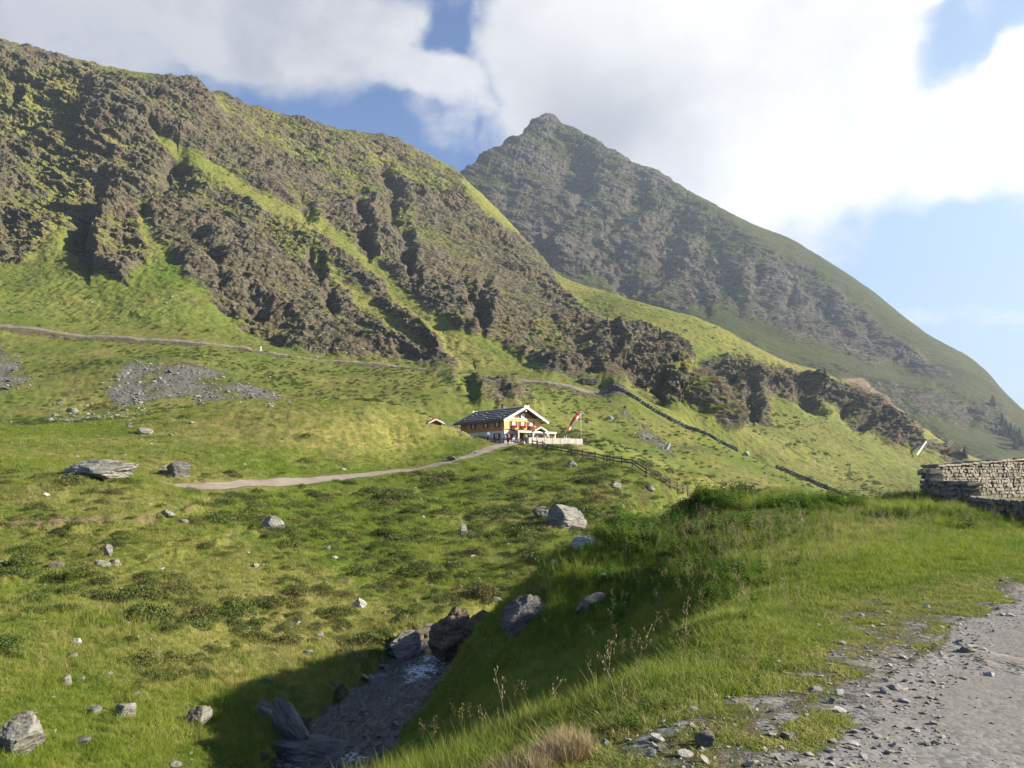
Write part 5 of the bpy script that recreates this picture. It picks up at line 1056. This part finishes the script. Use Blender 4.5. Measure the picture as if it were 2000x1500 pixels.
for i, (px_, py_, h_, lb) in enumerate(TREES):
    x, y, z = pick(px_, py_, True); H_ = h_ / F * y * 1.15
    e_ = empty('pine_tree', (x, y, z - H_ * .05), random.uniform(0, 6), lb, 'tree', 'conifers on the far slopes'); e_.scale = (H_ * random.uniform(.9, 1.3),) * 2 + (H_,)
    if i < 4: tr, cr = make_tree_meshes(40 + i); a = tr.build('trunk', M['darkwood'], e_); b = cr.build('crown', M['needle'], e_); protos.append((a, b))
    else:
        a, b = protos[i % 4]
        for q in (a, b): c = q.copy(); col.objects.link(c); c.parent = e_

# ------------------------------------------------------------------ scattered ground cover
def proto_obj(coll, name, mb, mat, smooth=False):
    me = bpy.data.meshes.new(name); me.from_pydata(mb.v, [], mb.f); me.materials.append(mat)
    if smooth: me.polygons.foreach_set('use_smooth', [True] * len(me.polygons))
    o = bpy.data.objects.new(name, me); coll.objects.link(o); return o
def blades(n, rad, h, wd, seed, lean=.35, tip=True):
    r_ = random.Random(seed); mb = MB()
    for k in range(n):
        a = r_.uniform(0, 6.28); rr = rad * math.sqrt(r_.random()); x, y = rr * math.cos(a), rr * math.sin(a); b = r_.uniform(0, 6.28); hh = h * r_.uniform(.5, 1.15); ln = lean * hh * r_.uniform(.3, 1.4)
        dx, dy = math.cos(b) * ln, math.sin(b) * ln; f_ = r_.uniform(0, 6.28); wx, wy = math.cos(f_) * wd / 2, math.sin(f_) * wd / 2
        mb.add([(x - wx, y - wy, -.02), (x + wx, y + wy, -.02), (x + dx * .35 + wx * .8, y + dy * .35 + wy * .8, hh * .55), (x + dx * .35 - wx * .8, y + dy * .35 - wy * .8, hh * .55), (x + dx, y + dy, hh * .97)], [(0, 1, 2, 3), (3, 2, 4)])
    return mb
def scatter(name, protos_, pts, rot, scl, idx, label=None, dryv=None, cat=None):
    """one object whose nodes put the small pieces on its points"""
    coll = bpy.data.collections.new(name + '_pieces')
    for i, (mb, mat, sm) in enumerate(protos_): proto_obj(coll, '%s_piece_%02d' % (name, i), mb, mat, sm)
    me = bpy.data.meshes.new(name); me.vertices.add(len(pts)); me.vertices.foreach_set('co', np.asarray(pts, np.float32).ravel())
    for nm, v in (('rot', rot), ('scl', scl)): a = me.attributes.new(nm, 'FLOAT_VECTOR', 'POINT'); a.data.foreach_set('vector', np.asarray(v, np.float32).ravel())
    a = me.attributes.new('idx', 'INT', 'POINT'); a.data.foreach_set('value', np.asarray(idx, np.int32))
    a = me.attributes.new('dryness', 'FLOAT', 'POINT'); a.data.foreach_set('value', np.asarray(dryv if dryv is not None else np.zeros(len(pts)), np.float32))
    o = bpy.data.objects.new(name, me); col.objects.link(o); tag(o, label, cat, kind='stuff')
    g = bpy.data.node_groups.new(name + '_nodes', 'GeometryNodeTree'); g.interface.new_socket('Geometry', in_out='INPUT', socket_type='NodeSocketGeometry'); g.interface.new_socket('Geometry', in_out='OUTPUT', socket_type='NodeSocketGeometry')
    gi = g.nodes.new('NodeGroupInput'); go = g.nodes.new('NodeGroupOutput'); ip = g.nodes.new('GeometryNodeInstanceOnPoints'); ci = g.nodes.new('GeometryNodeCollectionInfo'); ci.inputs['Collection'].default_value = coll; ci.inputs['Separate Children'].default_value = True; ci.inputs['Reset Children'].default_value = True
    def na(nm, typ): n = g.nodes.new('GeometryNodeInputNamedAttribute'); n.data_type = typ; n.inputs[0].default_value = nm; return n.outputs[0]
    l = g.links.new; l(gi.outputs[0], ip.inputs['Points']); l(ci.outputs[0], ip.inputs['Instance']); ip.inputs['Pick Instance'].default_value = True; l(na('idx', 'INT'), ip.inputs['Instance Index']); l(na('rot', 'FLOAT_VECTOR'), ip.inputs['Rotation']); l(na('scl', 'FLOAT_VECTOR'), ip.inputs['Scale']); l(ip.outputs[0], go.inputs[0])
    md = o.modifiers.new('scatter', 'NODES'); md.node_group = g; return o
def samp(n, y0, y1, t0, t1, seed):
    r_ = np.random.default_rng(seed); y = np.exp(r_.uniform(math.log(y0), math.log(y1), n)); t = r_.uniform(t0, t1, n); x = t * (y + 6); return x, y, r_
def look(arr, x, y): r, c = gn_(x, y); return arr[r, c]
big_rocks = [(o.location.x, o.location.y, max(o.dimensions.x, .2) * .30) for o in scene.objects if o.get('category') == 'boulder' and o.location.y < 120]
def clear(x, y):
    ok = (look(off, x, y) > .1) & (look(dP1, x, y) > 2.4) & (look(dS, x, y) > 1.9) & (look(yard, x, y) > .95)
    for bx, by, br in big_rocks: ok &= (x - bx) ** 2 + (y - by) ** 2 > br * br
    return ok
# meadow grass
x, y, r_ = samp(230000, 3.2, 125, -.86, .86, 21)
z = gz(x, y); a, b = proj(x, y, z); ok = clear(x, y) & (a > -120) & (a < 2120) & (b < 1640)
gr = look(gravel, x, y); ok &= r_.random(len(x)) > np.clip(gr * 1.9 + .9 * (look(soil, x, y) > .42) * (y > 24), 0, .985); nz = look(ns[..., 2], x, y)
x, y, z = x[ok], y[ok], z[ok]; n_ = len(x); sz = .55 + y / 34; hv = 1 / sz * (.9 + y / 70)
tall = sst(-.1, .5, fbm(x * .22, y * .22, 3.3, 3)); verge_ = sst(.2, 3.2, look(off, x, y)); vv = np.where(y < 25, .30 + .70 * verge_, 1.0)
hs = sz * hv * (.55 + .75 * tall) * vv * r_.uniform(.7, 1.25, n_)
drv = np.clip(look(dry, x, y) * .62 + .25 * fbm(x * .5, y * .5, 2.2, 3) , 0, 1)
steepn = look(ns, x, y); rot = np.stack([-.25 * steepn[:, 1], .25 * steepn[:, 0], r_.uniform(0, 6.28, n_)], 1)
ws_ = sz * r_.uniform(.8, 1.3, n_)
idx = r_.choice(5, n_, p=[.3, .27, .2, .15, .08])
gp = [(blades(26, .13, .17, .007, 1), M['blade'], False), (blades(30, .15, .12, .006, 2, .8), M['blade'], False), (blades(20, .10, .24, .006, 3, .5), M['blade'], False), (blades(36, .16, .08, .008, 4, 1.1), M['blade'], False), (blades(16, .08, .30, .005, 5, .6), M['blade'], False)]
scatter('grass', gp, np.stack([x, y, z], 1), rot, np.stack([ws_, ws_, hs], 1), idx, dryv=drv)
# tall stalks with seed heads
def stalk(h, seed, heads=9, bend=.2):
    r_ = random.Random(seed); mb = MB(); pts = [(bend * h * (k / 6) ** 2, 0, h * k / 6) for k in range(7)]; mb.tube(pts, [.0012] * 5 + [.0009, .0006], 4)
    for k in range(heads):
        t_ = .68 + .32 * k / heads; p = Vector((bend * h * t_ * t_, 0, h * t_)); a_ = r_.uniform(0, 6.28); e_ = p + Vector((math.cos(a_) * .035, math.sin(a_) * .035, r_.uniform(-.01, .025))); mb.bar(p, e_, .001); mb.tube([e_, e_ + Vector((0, 0, .010)), e_ + Vector((.002, 0, .022))], [.001, .0036, .001], 5)
    return mb
sx, sy = [], []
for (cx, cy, rx, ry, n_) in ((900, 1440, 120, 40, 26), (1200, 1330, 130, 50, 40), (1500, 1060, 170, 30, 420), (1350, 1150, 120, 50, 120), (1750, 1030, 130, 15, 180), (1300, 1050, 80, 25, 90)):
    X_, Y_, _z = pick_many(cx + RNG.normal(0, rx, n_), cy + RNG.normal(0, ry, n_)); k_ = Y_ < 45; sx += list(X_[k_]); sy += list(Y_[k_])
sx, sy = np.array(sx), np.array(sy); ok = look(off, sx, sy) > .5; sx, sy = sx[ok], sy[ok]; n_ = len(sx); r_ = np.random.default_rng(5)
scatter('tall_grass', [(stalk(.50, k, 10, .12 + .12 * k), M['straw'], True) for k in range(4)], np.stack([sx, sy, gz(sx, sy)], 1), np.stack([r_.normal(0, .12, n_), r_.normal(0, .12, n_), r_.uniform(0, 6.28, n_)], 1), np.repeat(r_.uniform(.7, 1.25, n_)[:, None], 3, 1), r_.integers(0, 4, n_))
# straw tussock on the edge of the verge
x0, y0, _ = P(1110, 1480, 5.05); tx_, ty_ = [], []
for k in range(70): a_ = random.uniform(0, 6.28); rr = .17 * math.sqrt(random.random()); tx_.append(x0 - .03 + rr * math.cos(a_)); ty_.append(y0 + rr * math.sin(a_))
for k in range(50): tx_.append(x0 - random.uniform(.15, .75)); ty_.append(y0 - random.uniform(.05, .35))
tx_, ty_ = np.array(tx_), np.array(ty_); n_ = len(tx_)
scatter('straw_tussock', [(blades(60, .06, .19, .0035, 9, .5), M['straw'], False)], np.stack([tx_, ty_, gz(tx_, ty_)], 1), np.stack([r_.normal(0, .2, n_), r_.normal(0, .2, n_), r_.uniform(0, 6, n_)], 1), np.repeat(r_.uniform(.6, 1.1, n_)[:, None], 3, 1), np.zeros(n_))
# leafy weeds on the bank
def weed(seed, h=.5):
    r_ = random.Random(seed); mb = MB()
    for s_ in range(4):
        ox, oy = r_.uniform(-.1, .1), r_.uniform(-.1, .1); hh = h * r_.uniform(.7, 1.1); mb.tube([(ox, oy, 0), (ox * 1.4, oy * 1.4, hh)], [.004, .002], 4)
        for k in range(9):
            z_ = hh * (.15 + .85 * k / 9); l_ = .10 * (1.15 - .6 * k / 9) * r_.uniform(.8, 1.2)
            for j in range(2):
                a_ = k * 1.57 + j * 3.14 + r_.uniform(-.4, .4); c, s2 = math.cos(a_), math.sin(a_); wd = l_ * .30; q = .2 * l_
                mb.add([(ox * 1.2, oy * 1.2, z_), (ox * 1.2 + c * l_ * .5 - s2 * wd, oy * 1.2 + s2 * l_ * .5 + c * wd, z_ + q * .5), (ox * 1.2 + c * l_, oy * 1.2 + s2 * l_, z_ - q), (ox * 1.2 + c * l_ * .5 + s2 * wd, oy * 1.2 + s2 * l_ * .5 - c * wd, z_ + q * .5)], [(0, 1, 2), (0, 2, 3)])
    return mb
wx, wy, wsz = [], [], []
for (cx, cy, rx, ry, n_, s_) in ((1330, 1140, 90, 38, 420, .62), (1420, 1040, 120, 22, 520, .6), (1240, 1050, 45, 26, 260, .9), (1380, 985, 50, 7, 240, 1.0), (1590, 992, 62, 6, 380, .85), (1810, 1008, 90, 7, 300, .5), (1930, 1022, 50, 7, 200, .5), (1170, 1110, 50, 25, 160, .7), (1210, 1190, 90, 40, 160, .5), (1420, 1110, 60, 30, 90, .5), (1300, 1300, 120, 60, 110, .32), (1150, 1400, 80, 40, 70, .28)):
    a_ = cx + RNG.normal(0, rx, n_) * .75; b_ = cy + RNG.normal(0, ry, n_) * .75; X_, Y_, _z = pick_many(a_, b_); k_ = Y_ < 45; wx += list(X_[k_] + RNG.normal(0, .05, k_.sum())); wy += list(Y_[k_] + RNG.normal(0, .05, k_.sum())); wsz += [s_] * int(k_.sum())
wx, wy, wsz = map(np.array, (wx, wy, wsz)); n_ = len(wx)
scatter('leafy_weeds', [(weed(k), M['leaf'], False) for k in range(4)], np.stack([wx, wy, gz(wx, wy) - .02], 1), np.stack([r_.normal(0, .1, n_), r_.normal(0, .1, n_), r_.uniform(0, 6, n_)], 1), np.repeat((wsz * .75 * np.exp(r_.normal(0, .35, n_)))[:, None], 3, 1), r_.integers(0, 4, n_))
# low heath shrubs on the slopes
def shrub(seed):
    r_ = random.Random(seed); mb = MB()
    for k in range(800):
        a_ = r_.uniform(0, 6.28); e = math.acos(r_.uniform(0, 1)); rr = r_.uniform(.72, 1.05) * (1 + .2 * math.sin(a_ * 3 + seed)); p = Vector((math.sin(e) * math.cos(a_) * rr, math.sin(e) * math.sin(a_) * rr, math.cos(e) * rr * .55)); s_ = r_.uniform(.03, .065)
        q = Euler((r_.uniform(-1, 1), r_.uniform(-1, 1), r_.uniform(0, 6))).to_matrix(); mb.add([p + q @ Vector(v) for v in ((-s_, -s_ * .5, 0), (s_, -s_ * .5, 0), (s_ * .8, s_ * .6, .02), (-s_ * .8, s_ * .6, .02))], [(0, 1, 2, 3)])
    return mb
x, y, r_ = samp(26000, 24, 125, -.86, .45, 33); z = gz(x, y); a, b = proj(x, y, z)
pr_ = np.clip(look(heath, x, y) * 1.1 + .7 * fbm(x * .25, y * .25, 6.6, 3) - .08, 0, 1)
pr_ *= np.where((b < 925) & (a < 1000), .08, 1); pr_ *= np.where((a < 420) & (b < 1100), .35, 1)
ok = clear(x, y) & (r_.random(len(x)) < pr_ * .95) & (a > -60) & (a < 1450); x, y, z = x[ok], y[ok], z[ok]; n_ = len(x); s_ = np.clip(np.exp(r_.normal(math.log(.24), .5, n_)), .08, .75) * (.6 + y / 90)
scatter('heath_shrubs', [(shrub(k), M['shrub'], False) for k in range(4)], np.stack([x, y, z], 1), np.stack([r_.normal(0, .1, n_), r_.normal(0, .1, n_), r_.uniform(0, 6, n_)], 1), np.stack([s_ * 1.3, s_ * 1.1, s_ * r_.uniform(.7, 1.6, n_)], 1), r_.integers(0, 4, n_), dryv=np.clip(.25 + .8 * fbm(x * .2, y * .2, 7., 3), 0, 1))
# loose stones: scree fields, wall foot, verge and stream bed
def stone_protos(mat, n, seed):
    out = []
    for k in range(n):
        me = rock_mesh('s', (1, .8, .55), seed + k, 2, 7, .08, mat); mb = MB(); mb.v = [tuple(v.co) for v in me.vertices]; mb.f = [tuple(p.vertices) for p in me.polygons]; bpy.data.meshes.remove(me); out.append((mb, mat, False))
    return out
def stones(name, x, y, s_, mats, sd, sinkf=.15, zmin=None, flat=(.5, 1.0)):
    r_ = np.random.default_rng(sd); n_ = len(x); z = gz(x, y) + s_ * (.25 - sinkf)
    if zmin is not None: z = np.maximum(z, zmin)
    pro = sum((stone_protos(M[m_], 3, sd * 10 + i) for i, m_ in enumerate(mats)), []); fl = r_.uniform(*flat, n_)
    scatter(name, pro, np.stack([x, y, z], 1), np.stack([r_.normal(0, .3, n_), r_.normal(0, .3, n_), r_.uniform(0, 6, n_)], 1), np.stack([s_, s_ * r_.uniform(.7, 1, n_), s_ * fl], 1), r_.integers(0, len(pro), n_))
x, y, r_ = samp(150000, 100, 229, -.75, .60, 44); k = look(scree_n, x, y); ok = (r_.random(len(x)) < np.clip(k * 1.3 - .12, 0, 1) * .55) | (r_.random(len(x)) < .0025); x, y = x[ok], y[ok]
s_ = np.exp(r_.normal(math.log(.36), .55, len(x))); s_ = np.clip(s_, .15, 2.2); stones('scree', x, y, s_, ['scree', 'stone', 'darkstone'], 7)
x, y, r_ = samp(60000, 3.4, 24, -.3, .9, 45); gg = look(gravel, x, y); oo = look(off, x, y); ok = (r_.random(len(x)) < np.where(oo < -.5, .16, np.clip(gg, 0, 1) * .9) * np.where(oo > 3.5, .3, 1)) ; x, y = x[ok], y[ok]
s_ = np.clip(np.exp(r_.normal(math.log(.017), .6, len(x))), .007, .10) * np.where(look(off, x, y) < -.5, .5, 1) * (1 + y / 25); stones('gravel', x, y, s_, ['pebble', 'palestone', 'pebble'], 8, .12, None, (.3, .6))
# stones and dwarf shrubs on the steep grass above the track
def on_hills(name, n, sd, mats, smin, smax, shr=False):
    r_ = np.random.default_rng(sd); R_, C_ = HX.shape; i = r_.integers(0, int(R_ * .8), n); j = r_.integers(0, C_, n); X, Y, Z = HX[i, j], HY[i, j], HZ_[i, j]
    a, b = proj(X, Y, Z); w_ = (1 - np.clip(hrf[i, j] * 1.6, 0, 1)) * (.35 + 1.3 * np.clip(fbm(X * .03, Y * .03, 9., 3) + .1, 0, 1)); w_ = np.where(shr, (1 - np.clip(hrf[i, j] * 1.6, 0, 1)) * np.clip(.02 + 1.5 * fbm(X * .022, Y * .022, 19., 4), .015, .6), w_)
    ok = (a > -40) & (a < 2040) & (r_.random(n) < w_); X, Y, Z = X[ok], Y[ok], Z[ok]; m_ = len(X); s_ = np.clip(np.exp(r_.normal(math.log(smin), .5, m_)), smin * .4, smax)
    pro = [(shrub(k + 5), M['shrub'], False) for k in range(3)] if shr else sum((stone_protos(M[q], 3, sd * 10 + k) for k, q in enumerate(mats)), [])
    scatter(name, pro, np.stack([X, Y, Z + (0 if shr else s_ * .1)], 1), np.stack([r_.normal(0, .3, m_), r_.normal(0, .3, m_), r_.uniform(0, 6, m_)], 1), np.stack([s_, s_ * .8, s_ * (1.5 if shr else 1) * r_.uniform(.6, 1, m_)], 1), r_.integers(0, len(pro), m_))
on_hills('hill_stones', 24000, 61, ['stone', 'scree', 'palestone'], .34, 2.2); on_hills('hill_shrubs', 30000, 62, None, .55, 1.5, True)
x, y, r_ = samp(30000, 125, 229, -.8, .75, 47); ok = (look(gravel, x, y) < .2) & (look(yard, x, y) > 1.1) & (r_.random(len(x)) < np.clip(.16 + .7 * fbm(x * .05, y * .05, 2.6, 3), .01, .6)); a, b = proj(x, y, gz(x, y)); x, y = x[ok], y[ok]; n_ = len(x); s_ = r_.uniform(.18, .55, n_)
scatter('slope_shrubs', [(shrub(k), M['shrub'], False) for k in range(3)], np.stack([x, y, gz(x, y)], 1), np.stack([np.zeros(n_), np.zeros(n_), r_.uniform(0, 6, n_)], 1), np.stack([s_ * 1.2, s_ * 1.1, s_ * 1.4], 1), r_.integers(0, 3, n_))
u_ = RNG.uniform(0, len(ws) - 1, 900); sd_ = RNG.choice([-1, 1], 900); o_ = 1.0 + RNG.normal(0, .55, 900); i_ = u_.astype(int); x = ws[i_, 0] + nx[i_] * sd_ * o_; y = ws[i_, 1] + ny[i_] * sd_ * o_; s_ = np.clip(np.exp(RNG.normal(math.log(.26), .5, 900)), .08, .9); stones('stream_stones', x, y, s_, ['stone', 'darkstone'], 9, .15, ws[i_, 2] - s_ * .1)
x, y, r_ = samp(900, 18, 100, -.85, .3, 46); ok = clear(x, y); x, y = x[ok], y[ok]; s_ = np.clip(np.exp(r_.normal(math.log(.16), .5, len(x))), .06, .5) * (.6 + y / 60); stones('meadow_stones', x, y, s_, ['stone', 'palestone'], 10)
